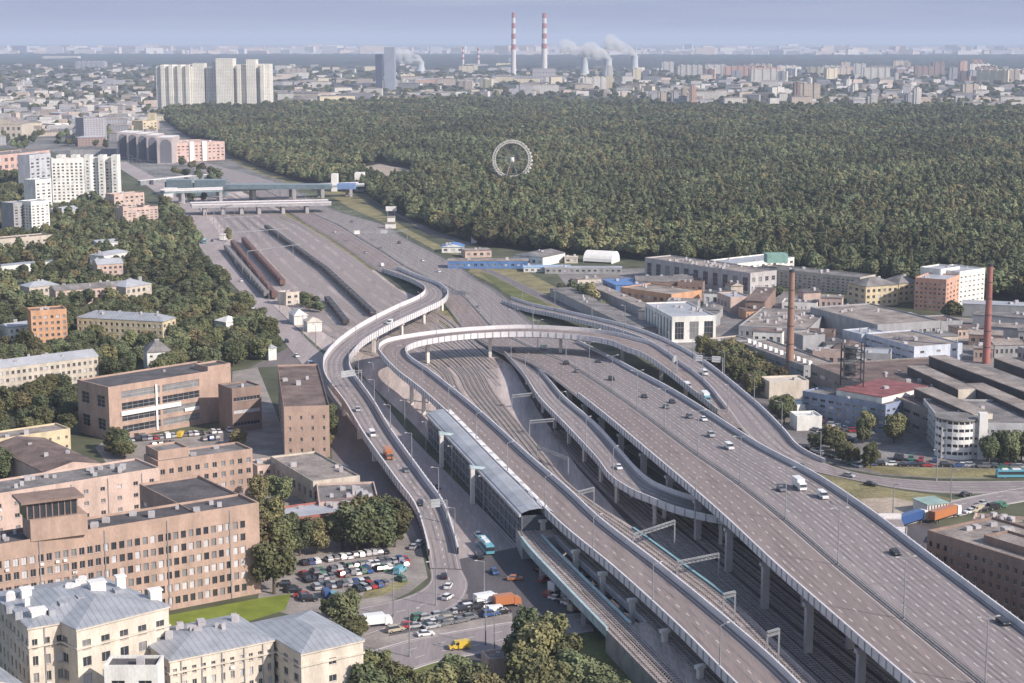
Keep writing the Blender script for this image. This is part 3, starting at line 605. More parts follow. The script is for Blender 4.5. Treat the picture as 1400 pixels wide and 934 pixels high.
def building(name, label, rects, h=None, yb=None, wall=None, roof=None, wins=(None, None, None, None), kind='flat', fw=.5, fh=.5, rng=(0, 1), big=False,
             rh=3.0, clutter=4, ac=0, pipes=0, anchor=None, zb=.04, zt=.08, bright=(.6, .25, .15), cat='building', cl_mat='concrete', maxw=100, group=None, cornice=False):
    if h is None: h = hfrom(rects[0][0][0], rects[0][0][1], yb)
    Q = []
    for kr, r in enumerate(rects):
        hh = h+(r[3] if len(r) > 3 else 0); Q.append((rect_of(r[0], r[1], r[2], h, r[5] if len(r) > 5 else -(.13*kr)), hh))
    c = sum((p for p in Q[0][0]), Vector())/4
    root = thing(name, (c.x, c.y, 0), label, cat, group); ops = []; ro = None; vents = []; rr = random.Random(label)
    for k, (q, hh) in enumerate(Q):
        BLD.append(([(p.x, p.y) for p in q], anchor or label, name)); mw, mr = MB(), MB()
        for i in range(4):
            w = wins[i] if (k == 0 or len(rects[k]) < 5) else rects[k][4][i]
            rn = rng if i == 0 else (0, 1)
            if w: ops += [(o, i) for o in facade(mw, q[i], q[(i+1) % 4], 0, hh, w[0], w[1], w[2] if len(w) > 2 else fw, w[3] if len(w) > 3 else fh, rn[0], rn[1], zb, zt)]
            else: facade(mw, q[i], q[(i+1) % 4], 0, hh, 0, 0)
        if cornice:
            for z in (hh-.5, hh*.82):
                cx, cy = sum(p.x for p in q)/4, sum(p.y for p in q)/4
                g = [p+(p-Vector((cx, cy, p.z))).normalized()*.45 for p in q]
                mw.ring([(p.x, p.y, z) for p in g], [(p.x, p.y, z+.4) for p in g]); mw.poly([(p.x, p.y, z+.4) for p in g]); mw.poly([(p.x, p.y, z) for p in g][::-1])
        roof_geo(kind, [(p.x, p.y) for p in q], hh, mw, mr, rh)
        mw.done('wall', wall, root); r0_ = mr.done('roof', roof, root); ro = ro or r0_
    def dist(o): return (o[0][0]-Vector((0, 0, CZ))).length+(0 if o[1] == 0 else 200 if o[1] in (1, 3) else 900)
    ops.sort(key=dist); rest = MB()
    for j, (o, i) in enumerate(ops):
        var = rr.choices((0, 1, 2), bright)[0]
        if j < maxw:
            w = bpy.data.objects.new('window', window_mesh(o[2], o[3], var, big)); col.objects.link(w); w.parent = root; w.location = o[0]-root.location; w.rotation_euler = (0, 0, o[1])
        else:
            d = Vector((cos(o[1]), sin(o[1]), 0)); a = o[0]-d*o[2]/2; b = o[0]+d*o[2]/2; z = Vector((0, 0, o[3]/2))
            rest.poly([a-z, b-z, b+z, a+z], var)
    r = rest.done('window', [M['glass'], M['glass_m'], M['glass_l']], root)
    if r: r['kind'] = 'stuff'
    fo = [o for o, i in ops[:maxw] if i == 0]
    for j in range(ac):
        o = rr.choice(fo); d = Vector((cos(o[1]), sin(o[1]), 0)); nn_ = Vector((d.y, -d.x, 0)); p = o[0]+nn_*.55+d*rr.uniform(-.3, .3)-Vector((0, 0, o[3]/2+.55)); mb = MB(); mb.box((p.x, p.y, p.z-.3), (.9, .4, .65), o[1]); mb.done('air_conditioner', M['white'], root)
    for j in range(pipes):
        a_, b_ = Q[0][0][0], Q[0][0][1]; p = a_.lerp(b_, (j+.5)/pipes+rr.uniform(-.01, .01)); d = (b_-a_).normalized(); p = p+Vector((d.y, -d.x, 0))*.15; mb = MB(); mb.beam((p.x, p.y, .2), (p.x, p.y, h-.2), .2); mb.done('downpipe', M['concrete_d'], root)
    q, hh = Q[0]
    for j in range(clutter):
        u, v = rr.uniform(.08, .92), rr.uniform(.25, .8); p = q[0].lerp(q[1], u).lerp(q[3].lerp(q[2], u), v); s = rr.uniform(.8, 2.0); mb = MB()
        add = 0 if kind in ('flat', 'slab') else rh*(1-abs(2*v-1))*.8
        mb.box((p.x, p.y, hh+.05), (s, s*rr.uniform(.6, 1.4), .8+add+rr.uniform(0, 1.0)), rr.uniform(0, .4)); vents.append(mb)
    for mb in vents:
        v_ = mb.mesh('roof_vent', [M[cl_mat]], root.location); v = bpy.data.objects.new('roof_vent', v_); col.objects.link(v); v.parent = ro or root
    return root, Q
def wm(n, c, **k): return mat(n, c, scale=k.pop('scale', .3), var=k.pop('var', .17), stretch=(1, 1, .35), **k)
brick = wm('pink_brick', (0.375, 0.268, 0.218)); brickd = wm('brown_brick', (0.23, 0.165, 0.14)); cream = wm('cream_plaster', (0.55, 0.49, 0.42)); pinkw = wm('pink_plaster', (0.50, 0.38, 0.33))
rblue = mat('blue_grey_sheet_roof', (0.30, 0.315, 0.345), rough=.45, scale=.3, var=.14); rdark = mat('dark_felt_roof', (0.095, 0.088, 0.092), scale=.15, var=.35, fine=.2); rgrey = mat('grey_felt_roof', (0.18, 0.168, 0.165), scale=.14, var=.4, fine=.25)
rlight = mat('light_sheet_roof', (0.36, 0.37, 0.40), rough=.5, scale=.1, var=.15); whitew = wm('white_wall', (0.66, 0.65, 0.62)); greyw = wm('grey_wall', (0.30, 0.30, 0.31)); beige = wm('beige_wall', (0.46, 0.41, 0.35)); orangew = wm('orange_brick', (0.50, 0.29, 0.18)); yellow = wm('yellow_wall', (0.52, 0.44, 0.30))
rbrown = mat('rusty_brown_roof', (0.16, 0.118, 0.105), scale=.14, var=.4, fine=.25); rtan = mat('tan_felt_roof', (0.255, 0.22, 0.20), scale=.12, var=.4, fine=.25)
n = rblue.node_tree; b = n.nodes['Principled BSDF']; src = b.inputs['Base Color'].links[0].from_socket
g_ = n.nodes.new('ShaderNodeNewGeometry'); mp_ = n.nodes.new('ShaderNodeMapping'); mp_.inputs['Rotation'].default_value = (0, 0, -.52); wv = n.nodes.new('ShaderNodeTexWave'); wv.inputs['Scale'].default_value = .22; wv.inputs['Distortion'].default_value = .15
r_ = n.nodes.new('ShaderNodeMapRange'); r_.inputs[1].default_value = .0; r_.inputs[2].default_value = .25; r_.inputs[3].default_value = .80; r_.inputs[4].default_value = 1.04
v_ = n.nodes.new('ShaderNodeVectorMath'); v_.operation = 'SCALE'; n.links.new(g_.outputs['Position'], mp_.inputs[0]); n.links.new(mp_.outputs[0], wv.inputs['Vector']); n.links.new(wv.outputs['Fac'], r_.inputs[0]); n.links.new(src, v_.inputs[0]); n.links.new(r_.outputs[0], v_.inputs['Scale']); n.links.new(v_.outputs[0], b.inputs['Base Color'])
# --- foreground
r1, q1 = building('apartment_house', 'cream plastered apartment house with blue-grey hipped roof, cornices and chimneys, in the bottom left corner', [[(38,858),(170,835),(-15,812)],[(104,860),(230,828),29,0,((6,5),(6,5),None,(6,2))]], h=26, wall=cream, roof=rblue,
  wins=((6, 8), (6, 7), None, (6, 9)), kind='hip', fw=.45, fh=.58, rh=2.4, clutter=9, ac=7, pipes=3, cornice=True, cl_mat='white', anchor='the cream corner house')
for (x, y, s, hh) in ((52,845,3.2,2.4),(212,819,2.6,2.6),(133,816,3.4,4.0),(36,822,2.2,3.4),(165,806,2,3.6)):
    p = W(x, y, 26); mb = MB(); mb.box((p.x, p.y, 25.5), (s, s*.8, hh), .5); mb.box((p.x, p.y, 25.5+hh), (s+.5, s*.8+.5, .3), .5); mb.done('chimney', M['white'], r1)
for (x, y) in ((70,835),(85,826),(110,818),(160,808),(24,838),(12,830)):
    p = W(x, y, 27.5); mb = MB(); mb.box((p.x, p.y, 26.3), (1.6, 2.6, 1.8), .5); mb.done('dormer', rblue, r1)
r2, q2 = building('apartment_house', 'cream plastered L-shaped house with a wide pale blue-grey roof, right of the corner house', [[(232,903),(374,874),(232,858)],[(411,893),(496,874),(356,850),0,((4,1,.12,.4),(5,5),None,(5,5))]], h=18, wall=cream, roof=rblue,
  wins=((5, 11), (5, 3), None, (5, 3)), kind='hip', fw=.44, fh=.55, rh=2.0, clutter=12, ac=8, pipes=5, cornice=True, cl_mat='concrete', anchor='the L-shaped cream house')
building('utility_block', 'small white block with dark flat roof in front of the cream corner house', [[(142,914),(216,914),(156,900)]], h=20, wall=whitew, roof=rdark, wins=((4, 2),)+(None,)*3, clutter=1, cat='building')
building('annex', 'grey sheet roof of a low annex cut by the bottom left corner', [[(-60,960),(34,938),(-60,905)]], h=19, wall=cream, roof=rblue, kind='gable', clutter=1)
LB_ = [[(-90,762),(354,690),11.5],[(270,704),(353.6,690.1),38,-.3,(None,(6,9),(6,4),(6,6)),.6]]
r3, q3 = building('office_block', 'long six-storey pink brick office block with window rows and a dark roof, left foreground', LB_, h=25, wall=brick, roof=rdark, wins=((6, 38, .66, .56), None, None, None), rng=(.02, .955), fh=.42, zb=.03, zt=.12, clutter=16, ac=16, pipes=5, bright=(.45, .25, .3), anchor='the long brick office block')
c = W(76, 730, 25); rz = .5
mb = MB(); mb.box((c.x, c.y, 25), (14.5, 8.5, 5.5), rz); mb.done('penthouse', brick, r3)
mb = MB(); mb.box((c.x-1.5, c.y, 30.5), (13, 7.5, 4.2), rz); lan = mb.done('lantern', M['glass'], r3)
mb = MB(); mb.box((c.x-1.5, c.y, 34.7), (16, 10, .6), rz)
for i in range(9):
    t = -6.3+12.6*i/8
    for w in (-3.8, 3.8): mb.box((c.x-1.5+t*cos(rz)-w*sin(rz), c.y+t*sin(rz)+w*cos(rz), 30.5), (.3, .3, 4.2), rz)
mb.done('canopy', brickd, r3)
building('works_building', 'wide pale pink works building with a grey flat roof, behind the long brick office block', [[(-90,692),(218,642),16]], h=17, wall=pinkw, roof=rgrey, wins=((4, 13, .28, .35), (4, 2), None, None), clutter=18, ac=8, pipes=6, anchor='the pink works building')
building('brick_wing', 'four-storey pink brick wing with paired windows, right of the pink works building', [[(216,634),(345,616),12],[(216,630),(258,624),10,2.5,((1,1),None,None,None)]], h=16, wall=brick, roof=rgrey, wins=((4, 11, .5, .5), (4, 3), None, None), clutter=5, anchor='the brick wing')
r5, q5 = building('factory_hall', 'pink brick factory hall with wide glazed bands and a dark flat roof, among trees', [[(148,532),(315,505),(114,520)],[(284,509),(315,504),9,1.6,((5,1,.2,.3),None,None,None)]], yb=603, wall=brick, roof=rdark, wins=((4, 2, .94, .62), (5, 2, .3, .4), None, (2, 2)), rng=(.09, .74), big=True, zb=.06, zt=.05, clutter=2, bright=(.75, .25, 0), anchor='the brick factory hall')
q = q5[0][0]; a, b = q[0], q[1]; mb = MB()
mb.poly([tuple(a.lerp(b, .1)+Vector((.12, -.35, 0)))[:2]+(z,) for z in ()]) if False else None
nn = Vector(((b-a).y, -(b-a).x, 0)).normalized()*.35
for (u0, u1, z0, z1) in ((.09,.57,8.9,10.6),(.365,.38,1,19),(.6,.72,6.2,7.6)):
    p, r_ = a.lerp(b, u0)+nn, a.lerp(b, u1)+nn; mb.beam((p.x, p.y, (z0+z1)/2), (r_.x, r_.y, (z0+z1)/2), .3, z1-z0)
mb.done('white_panel', M['white'], r5)
building('brick_block', 'narrow brick block with a long dark flat roof and blank front, beside the left flyover', [[(388,559),(450,557),(352,502)]], yb=627, wall=brick, roof=rbrown, wins=((4, 4, .22, .35), (4, 6), None, (4, 10, .4, .4)), clutter=3, bright=(.9,.1,0), anchor='the brick block by the flyover')
building('link_building', 'low banded brick link between the factory hall and the brick block', [[(317,534),(357,529),12]], yb=592, wall=brickd, roof=rgrey, wins=((3, 1, .9, .3),)+(None,)*3, clutter=1)
building('depot', 'grey-roofed depot with ridged edge between the brick buildings and the flyover', [[(428,661),(492,653),(407,622)]], h=8, wall=beige, roof=rtan, wins=((1, 5, .6, .4), None, None, (1, 8, .5, .4)), clutter=4, anchor='the grey-roofed depot')
building('depot_annex', 'low grey-roofed annex with many roof vents, in front of the grey-roofed depot', [[(436,690),(518,687),(428,664)]], h=7, wall=pinkw, roof=rgrey, wins=((1, 6),)+(None,)*3, clutter=14)
building('red_walled_shed', 'long low shed with pale roof and dark red wall above the car park', [[(356,717),(526,694),(350,700)]], h=6.5, wall=wm('dark_red_wall', (0.30, 0.12, 0.10)), roof=rlight, wins=((1, 12, .5, .3),)+(None,)*3, clutter=4, anchor='the red-walled shed')
building('low_house', 'low house with yellow wall and beige flat roof behind the pink works building', [[(-40,608),(96,588),12]], h=8, wall=yellow, roof=rtan, wins=((2, 12, .3, .3),)+(None,)*3, clutter=4, anchor='the low yellow house')
building('burnt_roof_hall', 'hall with a patchy dark brown roof left of the courtyard', [[(60,646),(138,634),(14,606)]], h=8, wall=pinkw, roof=rbrown, wins=((1, 6),)+(None,)*3, kind='gable', rh=2.2, clutter=3, anchor='the dark-roofed hall')
building('brick_ruin', 'small roofless-looking brick outbuilding beside the brick wing', [[(352,640),(402,634),10]], h=6, wall=pinkw, roof=sand, wins=((2, 5),)+(None,)*3, clutter=6)
building('gatehouse', 'small flat-roofed kiosk under the trees at the bottom edge', [[(668,905),(712,900),6]], h=4, wall=pinkw, roof=rtan, clutter=1, anchor='the kiosk')
# --- left district
building('school', 'beige school with one row of windows at the left edge', [[(-40,332),(72,322),14]], yb=352, wall=beige, roof=rbrown, wins=((2, 14, .4, .35), None, None, None), anchor='the beige school')
building('long_shed', 'long low white shed just below the beige school', [[(-40,368),(78,357),10]], h=5, wall=whitew, roof=rlight, kind='slab', anchor='the long white shed')
building('white_house', 'small white house with grey roof, upper of the trio in the left trees', [[(134,333),(161,331),12]], h=7, wall=whitew, roof=rlight, wins=((2, 4),)+(None,)*3, kind='gable', rh=2, clutter=1, anchor='the small white houses')
building('white_house', 'bright white house with pale roof, middle of the trio in the left trees', [[(142,350),(178,344),12]], h=9, wall=whitew, roof=rlight, wins=((2, 5), (2, 3), None, None), kind='hip', rh=2, clutter=1, anchor='the small white houses')
building('grey_house', 'pinkish house under a grey gabled roof, lowest of the trio in the left trees', [[(133,362),(168,360),12]], yb=384, wall=pinkw, roof=rlight, wins=((3, 5), (3, 3), None, None), kind='gable', rh=3, clutter=2, anchor='the small white houses')
building('row_house', 'small grey-roofed house left of the long pinkish house', [[(40,393),(80,389),12]], h=9, wall=beige, roof=rlight, wins=((2, 6),)+(None,)*3, kind='hip', rh=2.4, clutter=2, anchor='the grey-roofed houses')
building('long_house', 'long pinkish three-storey house among the left trees', [[(76,398),(172,391),13]], yb=419, wall=pinkw, roof=rgrey, wins=((3, 14), (3, 3), None, None), kind='gable', rh=2.5, clutter=6, anchor='the long pinkish house')
building('villa', 'house with pale grey hipped roof right of the long pinkish house', [[(172,393),(207,388),16]], h=9, wall=beige, roof=rlight, wins=((2, 5), (2, 3), None, None), kind='hip', rh=3.2, clutter=2, anchor='the pale-roofed villa')
building('orange_house', 'orange brick four-storey house with yellow side wall', [[(42,427),(91,424),12]], yb=474, wall=orangew, roof=rbrown, wins=((5, 6), (5, 2), None, None), clutter=3, anchor='the orange brick house')
building('long_house', 'long house with blue-grey hipped roof half hidden by the left trees', [[(105,434),(222,440),14]], h=11, wall=yellow, roof=rblue, wins=((3, 16), (3, 3), None, None), kind='hip', rh=3, clutter=6, anchor='the blue-roofed long house')
building('white_house', 'low white building beside the orange brick house', [[(12,448),(43,444),10]], h=7, wall=whitew, roof=rlight, wins=((2, 4),)+(None,)*3, kind='gable', rh=1.5, clutter=1)
building('long_house', 'very long pale grey roof at the left edge above the dark trees', [[(-50,510),(134,487),12]], h=11, wall=beige, roof=rlight, wins=((3, 24), (3, 3), None, None), kind='gable', rh=2.6, clutter=8, anchor='the long grey roof')
building('tower_house', 'narrow white house with dark hipped roof above the factory hall', [[(201,482),(234,480),12]], yb=508, wall=whitew, roof=rgrey, wins=((3, 3, .35, .4), (3, 3), None, None), kind='hip', rh=5, clutter=1, anchor='the narrow white house')
building('pavilion', 'small pale domed pavilion roof at the edge of the left trees', [[(309,441),(331,438),10]], h=6, wall=whitew, roof=whitew, kind='hip', rh=2.5, clutter=0, anchor='the pale pavilion')
building('kiosk', 'tiny pale kiosk beside the avenue above the brick block', [[(367,476),(378,475),6]], h=6, wall=whitew, roof=rblue, kind='hip', rh=1.5, clutter=0)
building('slab_block', 'white twelve-storey slab block with projecting stair bays, upper left', [[(70,218),(161,216),13]]+[[(x,217),(x+8,217),14,2.5,((12,1,.4,.4),None,None,None)] for x in (77,97,115,134,152)], yb=277, wall=whitew, roof=rtan, wins=((12, 15), (12, 3), None, (12, 3)), clutter=8, anchor='the white slab block')
building('tower_block', 'tall pale grey tower left of the white slab block', [[(40,213),(69,210),14]], yb=262, wall=wm('pale_grey_wall', (.42,.43,.47)), roof=rgrey, wins=((9, 4), (9, 3), None, None), clutter=2, anchor='the grey tower')
building('tower_block', 'narrow white tower in front of the pale grey tower', [[(48,247),(70,245),14]], yb=292, wall=whitew, roof=rlight, wins=((9, 3), (9, 4), None, None), clutter=1, anchor='the white towers')
building('tower_block', 'bright white tower with a shaded left side, lowest of the towers at the left edge', [[(42,277),(67,275),16]], yb=322, wall=whitew, roof=rlight, wins=((10, 4), (10, 4), None, (10, 4)), clutter=1, anchor='the white towers')
building('tower_block', 'dark grey-blue tower block attached left of the bright white tower', [[(18,279),(41,277),16]], yb=322, wall=greyw, roof=rlight, wins=((10, 3, .5, .6),)+(None,)*3, clutter=1)
building('cream_house', 'cream house with grey gable in front of the white slab block', [[(78,290),(109,286),14]], yb=302, wall=cream, roof=rlight, wins=((2, 4),)+(None,)*3, kind='gable', rh=3, clutter=1)
building('pink_house', 'pale pink house at the foot of the white slab block', [[(156,267),(197,264),14]], yb=290, wall=pinkw, roof=pinkw, wins=((4, 6), (4, 3), None, None), clutter=3)
building('pink_block', 'pink and brown banded seven-storey block beside the avenue', [[(168,286),(216,283),14]]+[[(168,285),(176,284.6),15,1,((7,1),None,None,None)],[(196,284),(203,283.6),15,1,((7,1),None,None,None)]], yb=312, wall=pinkw, roof=rgrey, wins=((7, 8, .6, .5), (7, 3), None, None), clutter=4, anchor='the pink banded block')
building('pink_factory', 'wide pink factory building at the left edge, upper left', [[(-30,216),(68,206),40]], yb=238, wall=wm('rose_wall', (.50,.34,.30)), roof=rgrey, wins=((2, 12, .5, .5), None, None, None), clutter=6)
building('beige_hall', 'big beige hall with curved roof at the left edge', [[(-30,170),(29,170),70]], yb=190, wall=beige, roof=rtan, wins=((2, 8),)+(None,)*3, kind='gable', rh=9, clutter=2)
building('grey_tower', 'broad grey office tower beyond the road bridge, upper left', [[(114,162),(145,161),25]], yb=198, wall=grid_mat('office_grid', (.33,.32,.35), (.15,.15,.18)), roof=rgrey, clutter=2)
building('small_block', 'small white block left of the broad grey office tower', [[(75,170),(94,169),20]], yb=182, wall=whitew, roof=rlight, wins=((2, 4),)+(None,)*3, clutter=1)
building('cream_tower', 'cream stepped block just behind the row of round-topped slabs', [[(195,166),(215,165),25],[(202,162),(212,162),12,8,(None,)*4]], yb=184, wall=yellow, roof=rtan, wins=((4, 4),)+(None,)*3, clutter=1)
rp_, qp = building('rose_block', 'rose pink five-storey block joined to the row of dark fins', [[(235,197),(307,194),60]], yb=222, wall=wm('salmon_wall', (.52,.37,.33)), roof=pinkw, wins=((5, 12, .5, .4), (5, 5), None, None), clutter=10, cl_mat='white', anchor='the rose pink block')
mb = MB(); q = qp[0][0]; a, b = q[0], q[1]; nn = Vector(((b-a).y, -(b-a).x, 0)).normalized()*1.0
for u in (.36, .60): p = a.lerp(b, u)+nn; mb.box((p.x, p.y, 0), (6, 1.4, qp[0][1]+2), atan2((b-a).y, (b-a).x))
mb.done('white_bay', M['white'], rp_)
fr = thing('fin_building', W(198, 222, 0), 'row of five slabs with dark round-topped glass panels, left of the rose pink block', 'building')
for i, (x0, x1, yt, yb_) in enumerate(((161,174,181,216),(174,187,181.5,217.5),(187,201,183,219.5),(201,215,185,221),(215,236,188,224))):
    hh = hfrom((x0+x1)/2, yt, yb_); p0, p1 = W(x0, yb_, 0), W(x1, yb_, 0); u = p1-p0; w = u.length; c = (p0+p1)/2; mb = MB(); x0_, x1_ = c.x-w*.49, c.x+w*.49
    mb.prism([(x0_, c.y), (x1_, c.y), (x1_, c.y+50), (x0_, c.y+50)], 0, hh, 0, 1); f_ = mb.done('fin', [wm('fin_wall', (.40,.355,.35)), M['white']], fr)
    mb = MB(); n = 8; aw = w*.36; cx_ = c.x+w*.09; top = hh*.93; pts_ = [(cx_-aw, 1.5)]+[(cx_-aw*cos(pi*k/n/1.0), top-aw+aw*sin(pi*k/n)) for k in range(n+1)]+[(cx_+aw, 1.5)]
    fa = [(p[0], c.y-.4, p[1]) for p in pts_]; mb.poly(fa); mb.ring(fa, [(p[0], c.y+.05, p[2]) for p in fa]); mb.done('dark_panel', grid_mat('dark_fin_glass', (.17,.17,.20), (.11,.11,.14)), f_)  # cast shadow on the hollow fronts built as a dark arched panel
# --- bridges in the distance
def road_bridge(name, label, x0, y0, x1, y1, z, depth, th, m, piers_x, extra=None):
    a, b = W(x0, y0, z), W(x1, y1, z); u = (b-a).normalized(); n = Vector((-u.y, u.x, 0)); c = (a+b)/2; root = thing(name, (c.x, c.y, 0), label, 'bridge')
    q = [a, b, b+n*depth, a+n*depth]; mb = MB(); mb.prism([(p.x, p.y) for p in q], z-th, z, 0, 1, True); mb.done('deck', [M['concrete_d'] if m is None else m, M['asphalt_l']], root)
    for s in (0, depth):
        mb = MB(); mb.beam(a+n*s+Vector((0, 0, .5)), b+n*s+Vector((0, 0, .5)), .4, 1.2); mb.done('parapet', M['barrier'], root)
    for x in piers_x:
        t = (x-x0)/(x1-x0); p = a.lerp(b, t)
        for s in (.15, .85):
            mb = MB(); k = p+n*depth*s; mb.box((k.x, k.y, -.1), (2.5, 4, z-th+.05)); mb.done('pier', M['concrete'], root)
    return root, a, b, n
road_bridge('road_bridge', 'long grey road bridge across the rails, nearer of the two bridges', 262, 281, 453, 277, 9, 22, 2.6, None, (280,305,330,354,387,420))
rb, a, b, n = road_bridge('station_bridge', 'far grey-green station footbridge over the tracks, behind the road bridge', 225, 262, 498, 252, 12, 16, 2.0, mat('grey_green_cladding', (.20,.25,.27)), (250,300,345,400,440,480))
def box_on(root, name, x0, x1, y, z0, z1, m, dy=0, depth=16):
    p, r_ = W(x0, y, z0), W(x1, y, z0); mb = MB(); mb.prism([(p.x, p.y+dy), (r_.x, r_.y+dy), (r_.x, r_.y+dy+depth), (p.x, p.y+dy+depth)], z0, z1); mb.done(name, m, root)
gg = mat('grey_green_glass', (.14,.185,.21), rough=.3); 
box_on(rb, 'hall', 266, 308, 268, 2, 17, gg); box_on(rb, 'hall', 228, 262, 266, 1, 15, gg); box_on(rb, 'gallery', 308, 452, 259, 12.2, 16.5, gg); box_on(rb, 'pavilion', 453, 461, 262, 0, 17, M['white']); box_on(rb, 'pavilion', 485, 498, 262, 0, 18, M['white'], depth=20); box_on(rb, 'blue_gallery', 461, 485, 259, 12.2, 17, mat('blue_panel', (.16,.24,.42)))
box_on(rb, 'porch', 224, 241, 270, 0, 9, M['white'], depth=6)
building('station_annex', 'flat pale canopy beside the station footbridge', [[(225,248),(270,250),30]], h=12, wall=gg, roof=M['white'], kind='slab', clutter=0)
for i, (x, y) in enumerate(((188,247),(206,246))):
    building('platform_canopy', '%s white strip of platform roof left of the station footbridge' % ('left' if i == 0 else 'right'), [[(x,y),(x+4,y+.2),90]], h=5, wall=M['steel'], roof=M['white'], kind='slab', clutter=0)
building('far_rail_bridge', 'low dark bridge with a white box at its left end, upper left', [[(96,204),(158,204),10]], h=8, wall=greyw, roof=rdark, kind='slab', clutter=0, cat='bridge')
# --- middle sheds right of the highway
blue = mat('blue_sheet', (.10,.20,.42), rough=.5)
for (lb, A, B, C, h, w, rf, kd, an) in (
 ('low shed with bright blue roof at the forest edge', (604,338),(634,338),16,4,whitew,blue,'gable','the blue-roofed sheds'),
 ('pale shed right of the bright blue roof', (636,343),(672,342),14,5,pinkw,rtan,'slab','the blue-roofed sheds'),
 ('long dark blue-walled shed with beige roof beside the highway', (612,357),(722,357),14,5,blue,rtan,'slab','the blue-roofed sheds'),
 ('light blue low hangar roof in the row of sheds', (716,366),(780,366),14,3,whitew,mat('light_blue_sheet', (.30,.42,.58)),'slab','the blue-roofed sheds'),
 ('grey gabled warehouse with white end near the forest', (702,349),(742,352),30,6,whitew,rgrey,'gable','the grey gabled warehouse'),
 ('long grey fence-like shed in front of the white tent', (745,366),(850,366),8,4,greyw,rlight,'slab','the grey gabled warehouse'),
 ('low cream hut beside the white tent', (772,352),(790,352),8,4,cream,cream,'slab','the white tent'),
 ('low cream building right of the long fence-like shed', (790,382),(822,381),8,5,cream,rtan,'slab','the white tent'),
 ('long grey-roofed workshop parallel to the slip road', (862,441),(876,424),-1,6,greyw,rlight,'slab',None),
 ('orange and cream low building left of the white warehouse', (848,394),(918,404),26,6,orangew,rtan,'flat',None),
 ('small blue shed left of the orange low building', (824,382),(842,390),20,5,blue,blue,'slab',None),
 ('grey tile-roofed shed behind the orange low building', (870,385),(948,385),20,6,brickd,rgrey,'gable',None)):
    if C == -1: continue
    building('shed', lb, [[A, B, C]], h=h, wall=w, roof=rf, wins=((1, max(2, int((B[0]-A[0])/8)), .5, .4),)+(None,)*3, kind=kd, clutter=2, rh=2.2, anchor=an)
for i, (A, B, C) in enumerate((((752,394),(864,449),13),((798,388),(884,424),9))):
    building('long_workshop', ('nearer' if i == 0 else 'farther')+' of two parallel long grey roofs left of the white warehouse', [[A, B, C]], h=5, wall=greyw, roof=(rgrey, rtan)[i], kind='slab', clutter=3, anchor='the long grey workshops')
tn = thing('dome_tent', W(820, 362, 0), 'white barrel-vaulted tent hall in front of the forest', 'tent'); mb = MB(); p0, p1 = W(797, 359, 0), W(836, 361, 0); u = (p1-p0).normalized(); n = Vector((-u.y, u.x, 0))
for i in range(10):
    t0, t1 = pi*i/10, pi*(i+1)/10; r = 8.5
    mb.poly([p0+n*(r-r*cos(t0))+Vector((0, 0, 1+r*.8*sin(t0))), p1+n*(r-r*cos(t0))+Vector((0, 0, 1+r*.8*sin(t0))), p1+n*(r-r*cos(t1))+Vector((0, 0, 1+r*.8*sin(t1))), p0+n*(r-r*cos(t1))+Vector((0, 0, 1+r*.8*sin(t1)))])
mb.done('cover', M['white'], tn)
for e, nm in ((p0, 'end_wall'), (p1, 'end_wall')):
    mb = MB(); mb.poly([e+n*(8.5-8.5*cos(pi*i/10))+Vector((0, 0, 1+6.8*sin(pi*i/10))) for i in range(11)]+[Vector((*(e+n*17)[:2], 0)), Vector((*e[:2], 0))]); mb.done(nm, M['white'], tn)
# --- industrial district on the right
ggz = 'grey_felt_roof'
building('machine_hall', 'long grey machine hall with tall dark window bays, at the forest edge', [[(1026,375),(1062,371),(887,353)]], yb=403, wall=wm('mid_grey_wall', (.40,.38,.38)), roof=rtan, wins=((2, 4), None, None, (1, 11, .5, .75)), clutter=26, bright=(.85,.15,0), anchor='the machine hall')
building('white_office', 'white office building with a green roof box behind the machine hall', [[(1008,362),(1086,353),24]], yb=384, wall=whitew, roof=rlight, wins=((3, 10), (3, 3), None, None), clutter=3, anchor='the white office')
gp = W(1062, 353, 17); mb = MB(); mb.box((gp.x, gp.y+4, 14), (13, 9, 5.5), .1); mb.done('green_roof_box', mat('green_roof', (.20,.34,.30)), bpy.data.objects[[o.name for o in col.objects if o.name.startswith('white_office')][0]])
building('works_office', 'long five-storey beige works office running along the forest', [[(1176,381),(1197,377),(1078,359)]], yb=404, wall=beige, roof=rgrey, wins=((4, 3), None, None, (5, 22, .5, .5)), clutter=5, anchor='the works office')
building('mansard_house', 'cream house with grey mansard roof beside the orange block', [[(1184,392),(1228,389),18]], yb=420, wall=yellow, roof=rgrey, wins=((3, 6),(3,3),None,(3,3)), kind='hip', rh=4, clutter=2, anchor='the mansard houses')
building('mansard_house', 'smaller cream mansard-roofed house squeezed against the orange block', [[(1229,388),(1258,386),16]], yb=414, wall=yellow, roof=rgrey, wins=((3, 4),(3,3),None,None), kind='hip', rh=4, clutter=1, anchor='the mansard houses')
building('orange_block', 'orange and pink seven-storey block at the forest edge', [[(1294,384),(1312,377),(1259,378)]], yb=426, wall=wm('salmon_brick', (.52,.30,.22)), roof=rlight, wins=((6, 4), (6, 3), None, (6, 7)), clutter=2, anchor='the orange block')
building('white_block', 'white seven-storey block attached behind the orange block', [[(1312,373),(1347,368),22],[(1286,372),(1312,368),14,1,(None,)*4]], yb=418, wall=whitew, roof=rlight, wins=((6, 6, .45, .3), None, None, (6, 3)), clutter=3, anchor='the white block')
wr, wq = building('white_warehouse', 'white ribbed warehouse with dark slots beside the slip road', [[(919,435),(979,433),(868,416)]], yb=469, wall=whitew, roof=rlight, wins=((1, 3, .62, .8), (1, 4), None, (1, 9, .38, .9)), clutter=7, bright=(.6,.4,0), anchor='the white warehouse')
